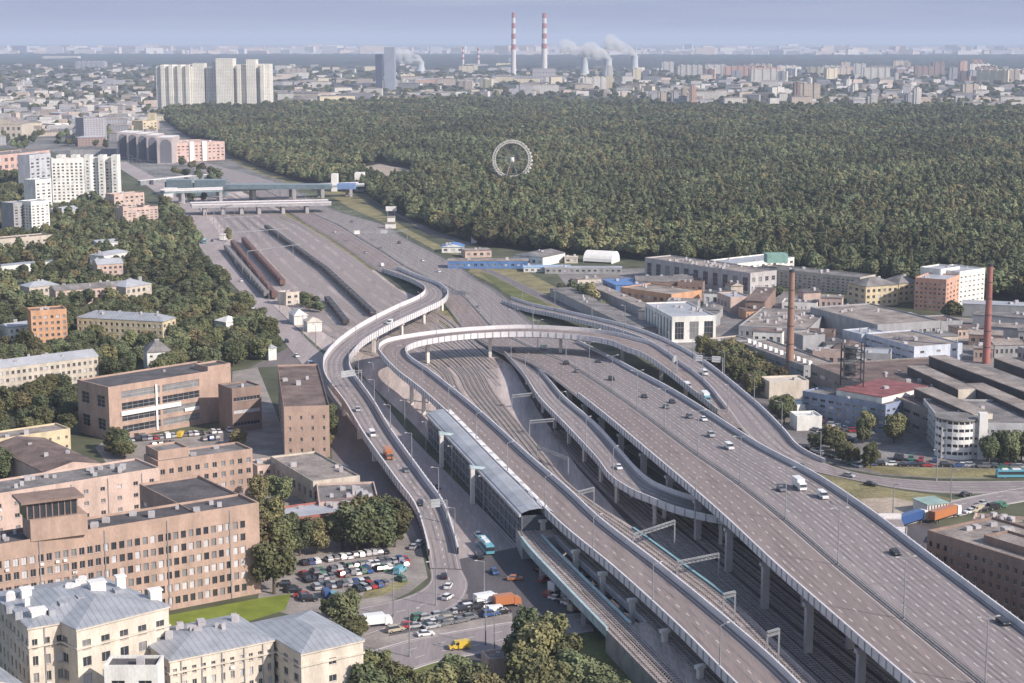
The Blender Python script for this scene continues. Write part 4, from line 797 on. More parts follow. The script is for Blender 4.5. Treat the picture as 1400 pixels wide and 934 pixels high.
building('brown_hall', 'long dark brown hall behind the white warehouse', [[(1019,411),(1046,412),(959,390)]], h=9, wall=brickd, roof=rbrown, wins=((1, 3, .5, .4), None, None, (1, 10, .7, .3)), kind='slab', clutter=2)
building('low_shed', 'low grey shed just behind the white warehouse', [[(975,431),(985,426),(918,405)]], h=7, wall=greyw, roof=rgrey, kind='slab', clutter=2)
building('flat_hall', 'very wide flat pinkish roof in the middle of the works', [[(1010,447),(1105,452),(985,420)]], h=6, wall=greyw, roof=rtan, wins=((1, 12, .5, .4),)+(None,)*3, clutter=24)
building('assembly_hall', 'grey assembly hall with a row of tall dark windows', [[(1183,447),(1203,441),(1107,409)]], yb=452, wall=greyw, roof=rtan, wins=((1, 2, .6, .7), None, None, (1, 9, .6, .7)), clutter=4, bright=(.9,.1,0), anchor='the assembly hall')
building('assembly_hall', 'long low flat-roofed hall right of the tall-windowed hall', [[(1200,446),(1286,440),(1160,418)]], h=9, wall=greyw, roof=rtan, wins=((1, 14, .6, .4),)+(None,)*3, clutter=5)
sr, sq = building('monitor_hall', 'long dark-walled hall with a line of small white roof lights, beside the brick chimney', [[(1099,502),(1145,499),(1030,466)]], yb=528, wall=greyw, roof=rtan, wins=((3, 6, .5, .4), None, None, (2, 10, .8, .25)), clutter=2, anchor='the hall by the brick chimney')
q, hh = sq[0]
for i in range(12):
    p = q[0].lerp(q[3], .06+.08*i).lerp(q[1].lerp(q[2], .06+.08*i), .3); mb = MB(); mb.box((p.x, p.y, hh), (1.6, 1.8, 1.8), .3); mb.done('roof_light', M['white'], sr)
building('pump_house', 'low grey building with panelled front left of the brick chimney', [[(991,470),(1030,466),14]], yb=482, wall=beige, roof=rgrey, wins=((2, 8, .6, .4),)+(None,)*3, clutter=1)
building('blue_white_box', 'white and blue box-like workshop with a flat roof', [[(1250,476),(1316,471),(1212,455)]], yb=497, wall=wm('bluish_white_wall', (.48,.51,.58)), roof=rtan, wins=((2, 3, .25, .35), None, None, (2, 8, .8, .25)), clutter=5, anchor='the blue and white workshop')
building('small_workshop', 'small pale blue workshop left of the blue and white workshop', [[(1178,459),(1214,456),16]], yb=478, wall=wm('bluish_wall', (.42,.46,.52)), roof=rlight, clutter=2)
building('small_workshop', 'low hut with grey roof in the middle of the flat roofs', [[(1098,461),(1128,459),14]], h=9, wall=greyw, roof=rtan, clutter=2)
building('red_roofed_hall', 'hall with a bright red roof in the works', [[(1206,543),(1268,528),(1188,522)]], h=13, wall=whitew, roof=mat('red_sheet', (.22,.085,.085), rough=.7, var=.3), kind='slab', clutter=1, anchor='the red-roofed hall')
building('blue_factory', 'bluish grey factory building in front of the red roof', [[(1211,556),(1234,550),(1163,521)]], yb=592, wall=wm('slate_blue_wall', (.22,.26,.36)), roof=rgrey, wins=((4, 3, .5, .5), None, None, (4, 10, .6, .5)), clutter=4, anchor='the bluish factory')
building('corner_factory', 'large grey factory with a wide flat roof behind the round tower', [[(1288,580),(1420,582),(1236,547)]], yb=627, wall=wm('pale_factory_wall', (.42,.42,.43)), roof=rgrey, wins=((4, 18, .6, .4), None, None, (4, 9, .6, .4)), clutter=6, anchor='the round-cornered factory')
ct = W(1313, 629, 0); cr = thing('round_tower', (ct.x, ct.y+7.5, 0), 'round white banded corner tower with window rings, in front of the grey factory', 'building')
hh = hfrom(1313, 577, 629)
for k in range(5):
    mb = MB(); z0, z1 = hh*k/5, hh*(k+.58)/5; mb.cyl((ct.x, ct.y+7.5, z0), 7.5, 7.5, z1-z0, 28); mb.done('wall', M['white'], cr)
    mb = MB(); mb.cyl((ct.x, ct.y+7.5, z1), 7.2, 7.2, hh*.42/5, 28); mb.done('window', M['glass'], cr)
    mb = MB()
    for j in range(22): mb.box((ct.x+7.35*cos(j*2*pi/22), ct.y+7.5+7.35*sin(j*2*pi/22), z1), (.35, .35, hh*.42/5), j*2*pi/22)
    mb.done('mullion', M['white'], cr)
mb = MB(); mb.cyl((ct.x, ct.y+7.5, hh), 8, 8, .5, 28); mb.done('roof', rgrey, cr)
mb = MB(); mb.box((ct.x+8, ct.y+2, 0), (3, 3, hh+3)); mb.done('stair_tower', M['white'], cr)
hr, hq = building('works_hall', 'huge works hall with brown roof and long raised roof ridges, behind the grey corner factory', [[(1300,574),(1500,560),(1218,493)]], h=11, wall=wm('brown_shed_wall', (.22,.20,.19)), roof=rbrown, wins=(None, None, None, (2, 16, .7, .3)), clutter=22, anchor='the works hall')
for (x0, y0, x1, y1, z) in ((1281,487,1445,548,15.5),(1252,501,1322,533,14.5),(1331,525,1450,578,14.5),(1262,531,1344,567,14.5),(1370,490,1445,517,15)):
    a, b = W(x0, y0, z), W(x1, y1, z); mb = MB(); mb.beam(a-Vector((0, 0, 2)), b-Vector((0, 0, 2)), 7, 4); mr_ = mb.done('roof_ridge', mat('dark_glazed_side', (.085,.08,.08)), hr)  # ridge body in one dark tone below its tan cover
    mb = MB(); mb.beam(a+Vector((0, 0, .2)), b+Vector((0, 0, .2)), 8, .35); mb.done('ridge_cover', rtan, mr_)
    mb = MB(); d = (b-a).normalized(); mb.beam(b-Vector((0, 0, 1.8)), b+d*.4-Vector((0, 0, 1.8)), 7.4, 4); mb.beam(a-Vector((0, 0, 1.8)), a-d*.4-Vector((0, 0, 1.8)), 7.4, 4); mb.done('ridge_end', cream, mr_)
building('low_white_shed', 'small white shed at the foot of the trees below the brick chimney', [[(1090,556),(1120,554),10]], h=5, wall=whitew, roof=whitew, clutter=1, anchor='the small white sheds')
building('low_white_shed', 'lower white flat-roofed shed beside the fence below the brick chimney', [[(1090,572),(1124,571),10]], h=5, wall=whitew, roof=whitew, clutter=1, anchor='the small white sheds')
building('low_white_shed', 'cream flat-roofed box right behind the line of trees, at the base of the brick chimney', [[(1052,524),(1106,522),12]], h=7, wall=cream, roof=cream, clutter=1, anchor='the small white sheds')
building('market_stall', 'white open pavilion with vertical stripes on the grass island', [[(1268,690),(1296,687),8]], h=4, wall=M['white'], roof=mat('pale_green_roof', (.26,.36,.34)), wins=((1, 7, .5, .9),)+(None,)*3, kind='slab', clutter=0)
for i, (A, B, C) in enumerate((((1330,430),(1440,437),14),((1350,446),(1440,452),14),((1316,415),(1440,420),14))):
    building('long_store', '%s of three long grey roofs at the right edge' % ['middle', 'lowest', 'uppermost'][i], [[A, B, C]], h=7, wall=greyw, roof=(rgrey, rtan, rlight)[i], kind='slab', clutter=3)
building('brown_house', 'dark brown brick building with rows of windows at the right edge, behind the viaduct', [[(1268,728),(1440,782),(1330,702)],[(1345,742),(1480,784),9,1.5,((5,9,.3,.45),None,None,(5,2))]], h=17, wall=brickd, roof=rtan, wins=((5, 16, .42, .5), None, None, (5, 5)), clutter=18, bright=(.9,.1,0), anchor='the dark brown building')
building('rooftop_block', 'pinkish cluttered roof of a low building at the right edge', [[(1330,712),(1440,722),(1290,700)]], h=9, wall=pinkw, roof=sand, clutter=16)
# filler workshops
rr = random.Random(5); FILL = 0
for (x, y, w, dp, h, wl, rf, lb) in ((1090,430,40,14,5,beige,rtan,'small beige store between the tall-windowed hall and the brick chimney'),(1130,470,30,16,6,greyw,rdark,'dark-roofed store in the centre of the works'),(1160,500,28,10,8,greyw,rgrey,'grey store beside the steel tank frame'),
  (1048,440,36,12,5,beige,rgrey,'low store near the top of the brick chimney base'),(1215,500,34,12,7,greyw,rtan,'low store under the blue and white workshop'),(1280,460,30,14,6,beige,rgrey,'small store left of the red chimney'),(1310,450,34,12,5,pinkw,rbrown,'brown-roofed store left of the red chimney'),
  (1360,472,40,14,6,greyw,rtan,'low store right of the red chimney'),(1150,560,26,10,6,greyw,rgrey,'small grey store at the corner of the bluish factory'),(1140,425,36,8,4,whitew,rlight,'thin white-roofed store among parked trucks'),
  (1020,425,30,12,5,orangew,rbrown,'rusty low store behind the white warehouse'),(925,382,36,14,5,brickd,rgrey,'dark shed in front of the machine hall'),(905,398,30,10,5,beige,rtan,'beige store left of the machine hall'),(1225,432,30,10,5,greyw,rlight,'pale store right of the tall-windowed hall'),(1075,480,22,8,7,greyw,rdark,'dark lean-to behind the hall by the brick chimney')):
    building('store', lb, [[(x, y), (x+w, y-1), dp]], h=h, wall=wl, roof=rf, kind='slab' if w % 4 else 'gable', rh=2, clutter=2, wins=((1, 6, .5, .4),)+(None,)*3, group='small stores of the works')
IND = [(W(x, y, 0).x, W(x, y, 0).y) for x, y in ((875,402),(1000,400),(1110,418),(1290,452),(1420,450),(1420,500),(1230,500),(1200,520),(1160,560),(1135,555),(1120,540),(1000,478),(990,445))]
def hitb(x, y, r):
    return any(inside(x+dx, y+dy, p) for p, _, _ in BLD for dx in (-r, 0, r) for dy in (-r, 0, r))
ss = []; rs = random.Random(21); tries = 0
while len(ss) < 46 and tries < 4000:
    tries += 1; x, y = rs.uniform(60, 330), rs.uniform(600, 1080)
    w, dp, h = rs.uniform(7, 22), rs.uniform(7, 16), rs.uniform(3.5, 8.5)
    if not inside(x, y, IND) or hitb(x, y, 9) or any(abs(x-q[0]) < 15 and abs(y-q[1]) < 14 for q in ss): continue
    ss.append((x, y, w, dp, h))
ss.sort(key=lambda q: pix((q[0], q[1], q[4]))[0])
RFS = ((rtan, 'tan'), (rbrown, 'brown'), (rgrey, 'grey'), (rdark, 'dark'), (rlight, 'pale grey'), (rbrown, 'brown'), (rtan, 'tan'))
for i, (x, y, w, dp, h) in enumerate(ss):
    ang = rs.choice((-.25, -.25, -1.32)); A = pix((x-w/2*cos(ang), y-w/2*sin(ang), h)); B_ = pix((x+w/2*cos(ang), y+w/2*sin(ang), h)); rf, rn = RFS[i % 7]
    building('store', '%s-roofed small store, %s small store from the left among the factory sheds' % (rn, ordinal(i)), [[A, B_, dp]], h=h, wall=rs.choice((beige, greyw, pinkw, brickd, whitew)), roof=rf, kind=rs.choice(('slab', 'flat', 'gable')), rh=1.8, clutter=2, wins=((1, 4, .5, .4),)+(None,)*3, group='small stores of the works')
# chimneys
def chimney(name, label, x, yb, yt, r0, r1, c1, bands=None, c2=None, ntop=0):
    g = W(x, yb, 0); h = hfrom(x, yt, yb); root = thing(name, tuple(g), label, 'chimney'); m1, m2 = c1, c2
    if bands is None:
        mb = MB(); mb.cyl((g.x, g.y, 0), r0, r1, h, 20); mb.done('stack', m1, root); mb = MB(); mb.cyl((g.x, g.y, h), r1*1.15, r1*1.15, 1.0, 20); mb.cyl((g.x, g.y, h+1.02), r1*.8, r1*.8, .1, 20); mb.done('rim', M['dark'], root)
        for k in range(1, 6):
            z = h*k/6; r = r0+(r1-r0)*k/6; mb = MB(); mb.cyl((g.x, g.y, z), r+.08, r+.08, .35, 20); mb.done('hoop', M['dark'], root)
    else:
        for k in range(bands):
            z0, z1 = h*k/bands, h*(k+1)/bands; ra, rb_ = r0+(r1-r0)*k/bands, r0+(r1-r0)*(k+1)/bands
            red = (bands-1-k) % 2 == 0 and k > bands*.35
            mb = MB(); mb.cyl((g.x, g.y, z0), ra, rb_, z1-z0, 20); mb.done('painted_band' if red else 'stack', m2 if red else m1, root)
    return g, h
chimney('brick_chimney', 'tall brown brick factory chimney beside the monitor-roofed hall', 1079, 519, 372, 2.0, 1.2, wm('chimney_brick', (.26,.16,.125)))
chimney('red_chimney', 'tall smooth reddish factory chimney at the right', 1348, 497, 364, 1.9, 1.2, wm('red_chimney_paint', (.29,.125,.11)))
redm = mat('chimney_red', (.33,.13,.125)); whm = mat('chimney_white', (.55,.53,.53))
chimney('striped_chimney', 'red and white striped power station chimney, left of the pair', 702, 104, 17, 11, 7, whm, 12, redm)
chimney('striped_chimney', 'red and white striped power station chimney, right of the pair', 744, 101, 18, 14, 9, whm, 12, redm)
chimney('thin_chimney', 'thin short chimney left of the power station, farther left one', 633, 92, 64, 7, 5, whm, 8, redm)
chimney('thin_chimney', 'thin short chimney left of the power station, nearer the striped pair', 654, 92, 66, 7, 5, whm, 8, redm)
# cooling towers + steam
stm = bpy.data.materials.new('steam'); stm.use_nodes = True; n = stm.node_tree; n.nodes.clear(); o_ = n.nodes.new('ShaderNodeOutputMaterial'); pv = n.nodes.new('ShaderNodeVolumePrincipled')
pv.inputs['Color'].default_value = (1, 1, 1, 1); pv.inputs['Anisotropy'].default_value = 0; n.links.new(pv.outputs[0], o_.inputs['Volume'])
t_ = n.nodes.new('ShaderNodeTexCoord'); s_ = n.nodes.new('ShaderNodeSeparateXYZ'); n.links.new(t_.outputs['Generated'], s_.inputs[0]); f_ = n.nodes.new('ShaderNodeMapRange'); f_.inputs[1].default_value = 0; f_.inputs[2].default_value = 1; f_.inputs[3].default_value = .15; f_.inputs[4].default_value = .018
nz = n.nodes.new('ShaderNodeTexNoise'); nz.inputs['Scale'].default_value = 4; nz.inputs['Detail'].default_value = 4; n.links.new(t_.outputs['Generated'], nz.inputs['Vector']); r_ = n.nodes.new('ShaderNodeMapRange'); r_.inputs[1].default_value = .40; r_.inputs[2].default_value = .64
n.links.new(nz.outputs[0], r_.inputs[0]); n.links.new(s_.outputs[2], f_.inputs[0]); m_ = n.nodes.new('ShaderNodeMath'); m_.operation = 'MULTIPLY'; n.links.new(f_.outputs[0], m_.inputs[0]); n.links.new(r_.outputs[0], m_.inputs[1]); n.links.new(m_.outputs[0], pv.inputs['Density'])
ctm = mat('cooling_tower_shell', (.40,.43,.46), var=.05)
def cooling(x, yb, yt, wpx, label, side, grow):
    g = W(x, yb, 0); h = hfrom(x, yt, yb); R0 = wpx/2/F*g.y; root = thing('cooling_tower', tuple(g), 'pale hyperbolic cooling tower, '+label, 'cooling tower', 'cooling towers'); mb = MB(); pr_ = [1.0, .86, .74, .66, .62, .62, .66]
    for k in range(6): mb.cyl((g.x, g.y, h*k/6), R0*pr_[k], R0*pr_[k+1], h/6, 24, cap=(k == 5))
    mb.done('shell', ctm, root)
    if not grow: return
    import bmesh
    bm = bmesh.new(); rr = random.Random(x)
    for k in range(9):
        t = k/8; c = Vector((side*R0*(1.3*t+1.1*t*t)*grow, 0, h*(.98+.42*t*grow))); r = R0*(.55+.75*t)*(1+rr.uniform(-.12, .12)); tmp = bmesh.ops.create_icosphere(bm, subdivisions=3, radius=r)
        for v in tmp['verts']: v.co = v.co*(1+.35*noise.noise(v.co/r*1.6+Vector((k, x, 0))))+c
    me = bpy.data.meshes.new('steam'); bm.to_mesh(me); bm.free(); me.materials.append(stm); s = bpy.data.objects.new('steam_plume', me); col.objects.link(s); s.location = g
    rm = s.modifiers.new('r', 'REMESH'); rm.mode = 'VOXEL'; rm.voxel_size = R0/6
    tag(s, 'white steam plume drifting from the '+label+' cooling tower', 'steam')
cooling(799, 104, 78, 15, 'leftmost of the three right of the chimneys', -1, 1.5)
cooling(831, 104, 80, 17, 'middle of the three right of the chimneys', -1, 1.2)
cooling(867, 102, 76, 16, 'rightmost of the three right of the chimneys', -1, 1.7)
cooling(575, 100, 84, 16, 'lone one left of the power station', -1, 1.3)
building('power_station', 'long pale power station halls at the foot of the striped chimneys', [[(672,104),(775,104),60],[(728,104),(760,104),60,25,(None,)*4],[(636,104),(668,104),50,-8,(None,)*4]], yb=112, wall=grid_mat('plant_wall', (.36,.34,.36), (.2,.2,.23), 14, 10), roof=rtan, clutter=6)
# --- apartment complex and towers far away
gw = grid_mat('tower_white', (.66,.64,.58), (.30,.29,.30), 3.0, 3.6, .45, .5)
building('apartment_complex', 'huge white wavy apartment complex of joined high slabs, standing alone at the forest edge', [[(213,91),(262,91),60]]+[[(x0,91),(x1,91),dp,hh,(None,)*4,(yt-88)*2.5] for x0,x1,yt,dp,hh in ((262,278,90,40,6),(279,290,93,80,-3),(290,300,88,70,8),(296,319,84,50,16),(319,336,90,70,3),(337,350,86,40,14),(350,367,91,60,4))]+[[(x0,91),(x0+5,91),62,3,(None,)*4,-4-x0*.01] for x0 in (220,231,243,254,324,356)], yb=150, wall=gw, roof=whitew, clutter=0, anchor='the apartment complex')
building('dark_tower', 'dark glass office tower, the shorter left half of the twin towers', [[(513,75),(522,75),60]], yb=121, wall=grid_mat('dark_glass_tower', (.07,.09,.14), (.05,.06,.1)), roof=rdark, clutter=0)
building('light_tower', 'tall pale office tower, right half of the twin towers', [[(525,65),(539,65),60]], yb=124, wall=grid_mat('pale_glass_tower', (.27,.30,.36), (.2,.23,.29)), roof=rgrey, clutter=0)
FARM = [grid_mat('far_wall_%s' % nme, c, tuple(k*.55 for k in c), 3.1, 4.5, .45, .5) for nme, c in (('white', (.55,.53,.50)), ('beige', (.44,.38,.33)), ('pink', (.48,.33,.28)), ('grey', (.32,.32,.35)), ('cream', (.56,.50,.38)), ('brown', (.26,.20,.19)))]
FN = ['white', 'beige', 'pinkish', 'grey', 'cream', 'brown']
def far_block(x, yb, wm_, dm, h, ci, rz, label, group, stepd=0):
    g = W(x, yb, 0); mb = MB(); q = [(-wm_/2, -dm/2), (wm_/2, -dm/2), (wm_/2, dm/2), (-wm_/2, dm/2)]; mb.prism(q, 0, h, 0, 1)
    if h > 24:
        n = max(1, int(wm_/22))
        for i in range(n):
            xx = -wm_/2+wm_*(i+.5)/n; mb.prism([(xx-3.5, -dm/2-1.6), (xx+3.5, -dm/2-1.6), (xx+3.5, dm/2+1.6), (xx-3.5, dm/2+1.6)], 0, h+2.5, 0, 1)
    else:
        mb.ring([(p[0]*1.03, p[1]*1.06, h) for p in q], [(p[0]*.4, p[1]*.2, h+2.5) for p in q], 1)
    me = mb.mesh('far_block', [FARM[ci], (rtan, rgrey, rlight)[ci % 3]]); o = bpy.data.objects.new('apartment_block' if h > 14 else 'low_building', me); col.objects.link(o); o.location = (g.x, g.y, 0); o.rotation_euler = (0, 0, rz)
    tag(o, label, 'building', group); return o
spec = [(1106,141,48,22,45,1),(1090,141,20,20,48,5),(1253,147,16,14,42,0),(1241,146,14,14,26,3),(1282,104,50,20,55,5),(1316,104,30,20,60,2),(1335,102,45,20,62,2),(1302,112,30,25,50,3),(1325,132,44,20,32,1),(905,142,20,14,26,1),(922,142,16,14,26,3),(935,144,14,12,40,1),(947,145,14,14,44,2),(965,138,60,14,22,0),(985,137,30,14,24,0),(895,136,30,16,20,3),
 (944,106,90,18,48,0),(978,106,80,18,50,0),(1010,107,120,18,46,2),(1045,109,120,18,44,2),(1075,106,80,18,46,0),(1140,104,90,18,42,0),(1155,102,40,20,52,1),(1175,103,50,20,48,0),(1190,107,30,20,40,0),(1225,115,14,14,36,0),(1240,100,30,20,50,1),(812,124,70,20,38,0),(823,123,60,20,40,4),(833,110,24,20,52,0),(870,109,30,22,40,4),(858,113,40,22,22,0),(800,124,40,20,36,0),
 (575,118,60,20,20,2),(610,117,60,20,22,1),(592,117,80,18,22,2),(560,119,40,20,22,3),(640,117,50,20,18,0),(690,113,70,20,20,4),(720,114,90,20,16,4),(755,113,50,20,20,0),(560,137,160,25,10,4),(600,131,200,20,9,0),(660,130,60,20,8,1),(780,128,60,20,8,0),(84,83,260,60,28,0),(125,94,150,50,36,3),(400,138,70,22,18,0),(420,140,60,22,22,1),(380,132,90,22,14,3),(404,102,90,20,26,1),(385,96,60,20,22,0),(440,120,60,20,18,0),(700,88,40,20,40,3)]
for i, (x, y, w, d, h, ci) in enumerate(spec):
    where = 'left of the apartment complex' if x < 210 else 'between the apartment complex and the twin towers' if x < 510 else 'between the twin towers and the striped chimneys' if x < 700 else 'around the cooling towers' if x < 890 else 'beyond the forest at the right'
    far_block(x, y, w, d, h, ci, rr.uniform(-.15, .15), '', 'distant blocks '+where)['px'] = x
rr = random.Random(11)
def farzone(n, x0, x1, y0, y1, hs, ws, cis, where, rz=.6):
    for i in range(n):
        y = y0+(y1-y0)*rr.random()**.8; x = rr.uniform(x0, x1)
        if inside(x, y, [(213,110),(370,110),(370,152),(213,152)]): continue
        o = far_block(x, y, rr.uniform(*ws), rr.uniform(12, 22), rr.uniform(*hs), rr.choice(cis), rr.uniform(-rz, rz), '', 'distant blocks '+where); o['px'] = x
farzone(84, -30, 212, 84, 200, (6, 17), (14, 48), (0, 1, 3, 3, 3, 4, 5), 'left of the apartment complex')
farzone(36, 372, 512, 92, 146, (8, 22), (30, 90), (0, 0, 1, 4, 3), 'between the apartment complex and the twin towers')
farzone(32, 540, 700, 90, 128, (8, 28), (30, 90), (0, 1, 3, 4), 'between the twin towers and the striped chimneys')
farzone(24, 700, 890, 94, 132, (8, 26), (25, 80), (0, 1, 3, 4), 'around the cooling towers')
farzone(56, 890, 1430, 96, 114, (18, 48), (30, 110), (0, 0, 1, 2, 3, 4, 5), 'beyond the forest at the right')
farzone(56, 890, 1430, 116, 147, (8, 26), (16, 55), (0, 0, 1, 3, 3, 3), 'beyond the forest at the right')
zs = {}
for o in list(col.objects):
    if 'px' in o: zs.setdefault((o['group'], o.data.materials[0].name, o.name.split('.')[0]), []).append(o)
for k, v in zs.items():
    v.sort(key=lambda o: o['px'])
    for i, o in enumerate(v):
        o['label'] = 'distant %s %s %s, %s from the left' % (FN[FARM.index(bpy.data.materials[k[1]])], 'high block' if k[2] == 'apartment_block' else 'low building', k[0].replace('distant blocks ', ''), ordinal(i)); del o['px']
rs = random.Random(44); mb = MB()
for i in range(850):
    x, y = (rs.uniform(-40, 212), rs.uniform(82, 185)) if i % 5 < 2 else (rs.uniform(372, 890), rs.uniform(88, 134)) if i % 5 == 2 else (rs.uniform(890, 1440), rs.uniform(93, 146))
    g = W(x, y, 0)
    if hitb(g.x, g.y, 12): continue
    rz = rs.uniform(-.5, .5); w_, d_, h_ = rs.uniform(12, 44), rs.uniform(9, 16), rs.uniform(5, 15); mb.box((g.x, g.y, 0), (w_, d_, h_), rz, rs.choice((0, 0, 1, 2))); mb.box((g.x, g.y, h_), (w_*.9, d_*.8, .8), rz, rs.choice((1, 2)))
tag(mb.done('far_houses', [mat('house_white', (.50,.48,.46)), mat('house_grey', (.30,.30,.32)), mat('house_beige', (.46,.38,.33))]), 'countless small pale houses packed between the distant blocks', 'houses', kind='stuff')
# skyline strip: hundreds of blocks too small to count
rr = random.Random(3); mb = MB()
for i in range(900):
    x = rr.uniform(-60, 1460); y = rr.choice((rr.uniform(70, 73), rr.uniform(72, 76))); g = W(x, y, 0); w = rr.uniform(60, 200); h = rr.uniform(30, 85) if rr.random() < .3 else rr.uniform(18, 45); mb.box((g.x, g.y, 0), (w, 40, h), rr.uniform(-.5, .5), rr.randint(0, 2))
o = mb.done('far_skyline', [mat('far_white', (.55,.53,.52)), mat('far_grey', (.38,.38,.42)), mat('far_beige', (.5,.42,.38))]); tag(o, 'thin hazy strip of pale city blocks along the whole horizon', 'skyline', kind='stuff')
# far dark woods
def woods(name, label, x0, x1, y0, y1, nx, ny, hgt, m, seed):
    mb = MB(); P = []
    for j in range(ny+1):
        row = []
        for i in range(nx+1):
            d0, d1 = W(700, y0).y, W(700, y1).y; Y = d0+(d1-d0)*j/ny; X = (x0+(x1-x0)*i/nx-CX)/F*Y
            z = hgt*(.65+.6*noise.noise(Vector((X/90, Y/160, seed)))) if 0 < j < ny and 0 < i < nx else -1
            row.append((X, Y, z))
        P.append(row)
    for j in range(ny):
        for i in range(nx): mb.poly([P[j][i], P[j][i+1], P[j+1][i+1], P[j+1][i]])
    o = mb.done(name, m, smooth=False); tag(o, label, 'woods', kind='stuff')
wf = mat('far_wood', (0.038, 0.05, 0.042), scale=.01, var=.35, fine=.3)
woods('far_woods', 'dark band of distant woods below the horizon at the left', -80, 640, 91, 76, 260, 60, 22, wf, 1)
woods('far_woods', 'dark band of distant woods below the horizon at the right', 560, 1480, 95, 77, 300, 60, 22, wf, 5)
# ------------------------------------------------------------------ ferris wheel
g = W(700, 252, 0); R = 26/F*g.y; hc = hfrom(700, 218, 252); WG = g.copy(); fw = thing('ferris_wheel', tuple(g), 'pale ferris wheel rising out of the forest', 'ferris wheel'); C0 = Vector((g.x, g.y, hc))
M['wheelm'] = mat('wheel_paint', (.52,.50,.47)); mb = MB(); n = 48
for i in range(n):
    a0_, a1_ = 2*pi*i/n, 2*pi*(i+1)/n
    for r in (R, R*.88):
        for dy in (-1.2, 1.2): mb.beam(C0+Vector((r*cos(a0_), dy, r*sin(a0_))), C0+Vector((r*cos(a1_), dy, r*sin(a1_))), 1.0)
    mb.beam(C0+Vector((R*cos(a0_), -1.2, R*sin(a0_))), C0+Vector((R*.88*cos(a1_), -1.2, R*.88*sin(a1_))), .7); mb.beam(C0+Vector((R*cos(a0_), -1.2, R*sin(a0_))), C0+Vector((R*cos(a0_), 1.2, R*sin(a0_))), .3)
mb.done('rim', M['wheelm'], fw)
mb = MB()
for i in range(20):
    a_ = 2*pi*i/20
    for dy in (-1.2, 1.2): mb.beam(C0, C0+Vector((R*.88*cos(a_), dy, R*.88*sin(a_))), .18)
mb.done('spoke', M['steel'], fw)
mb = MB(); mb.cyl((C0.x, C0.y, C0.z-2.2), 2.2, 2.2, 4.4, 12); mb.done('hub', M['white'], fw)
for i in range(32):
    a_ = 2*pi*i/32; p = C0+Vector((R*1.03*cos(a_), 0, R*1.03*sin(a_)-1.2)); mb = MB(); mb.cyl((p.x, p.y, p.z-.9), .9, 1.1, 1.8, 8); mb.done('cabin', M['white'], fw)
for sx in (-1, 1):
    mb = MB()
    for dy in (-3, 3): mb.beam(C0+Vector((0, dy*.6, 0)), Vector((g.x+sx*R*.45, g.y+dy*1.5, 0)), .55)
    mb.done('leg', M['steel'], fw)
# ------------------------------------------------------------------ vehicles
PAINT = {k: mat('car_paint_'+k, c, rough=.28, var=.03, fine=.02, spec=.6) for k, c in dict(white=(.72,.72,.72), silver=(.38,.39,.41), grey=(.16,.165,.18), black=(.022,.023,.027), red=(.34,.035,.035), blue=(.04,.09,.24), green=(.05,.16,.10), beige=(.42,.37,.28), orange=(.42,.16,.07), yellow=(.65,.45,.06), teal=(.12,.34,.42)).items()}
lampm = mat('lamp_lens', (.7,.68,.6), rough=.2); tailm = mat('tail_lamp', (.35,.02,.02), rough=.3)
VM = {}
def prof(mb, pts, w, mi, wt=None):
    wt = wt or w; zmax = max(p[1] for p in pts); zmin = min(p[1] for p in pts); n = len(pts)
    def y(z): return (w+(wt-w)*(z-zmin)/max(1e-6, zmax-zmin))/2
    A = [(p[0], -y(p[1]), p[1]) for p in pts]; B = [(p[0], y(p[1]), p[1]) for p in pts]
    mb.poly(A, mi); mb.poly(B[::-1], mi)
    for i in range(n): j = (i+1) % n; mb.poly([A[j], A[i], B[i], B[j]], mi)
KINDS = dict(
 car=dict(L=4.5, body=[(-2.2,.28),(2.2,.28),(2.25,.62),(2.1,.78),(.95,.92),(-1.75,.98),(-2.22,.85)], cab=[(-1.85,.93),(1.05,.90),(.35,1.42),(-1.2,1.45)], w=1.78, wh=[-1.35,1.4], r=.32),
 hatchback=dict(L=4.1, body=[(-2.0,.28),(2.0,.28),(2.05,.65),(1.9,.85),(1.0,.98),(-1.95,1.02),(-2.05,.8)], cab=[(-1.98,.98),(1.1,.95),(.45,1.55),(-1.65,1.58)], w=1.76, wh=[-1.25,1.3], r=.33),
 suv=dict(L=4.7, body=[(-2.3,.38),(2.3,.38),(2.35,.85),(2.2,1.0),(1.05,1.1),(-2.25,1.15),(-2.35,.8)], cab=[(-2.25,1.1),(1.15,1.07),(.55,1.75),(-1.95,1.78)], w=1.9, wh=[-1.45,1.5], r=.38))
def car_parts(kind):
    K = KINDS[kind]; b = MB(); prof(b, K['body'], K['w'], 0); cb = K['cab']
    roof = [(cb[3][0], cb[3][1]), (cb[2][0], cb[2][1]), (cb[2][0]-.06, cb[2][1]+.06), (cb[3][0]+.06, cb[3][1]+.06)]; prof(b, roof, K['w']*.74, 0)
    L2 = K['body'][3][0]
    for s in (-1, 1): b.box((L2-.02, s*K['w']*.36, .62), (.16, .34, .16), 0, 1); b.box((-K['L']/2+.0, s*K['w']*.38, .68), (.1, .28, .18), 0, 2)
    gl = MB(); prof(gl, cb, K['w']*.93, 0, K['w']*.72); wl = MB(); n = 12; r = K['r']
    A = [(r*cos(2*pi*i/n), -.11, r*sin(2*pi*i/n)) for i in range(n)]; B = [(p[0], .11, p[2]) for p in A]
    wl.ring(A, B); wl.poly(A, 0); wl.poly(B[::-1], 0); A2 = [(p[0]*.6, -.12, p[2]*.6) for p in A]; B2 = [(p[0], .12, p[2]) for p in A2]; wl.poly(A2, 1); wl.poly(B2[::-1], 1)
    return b, gl, wl
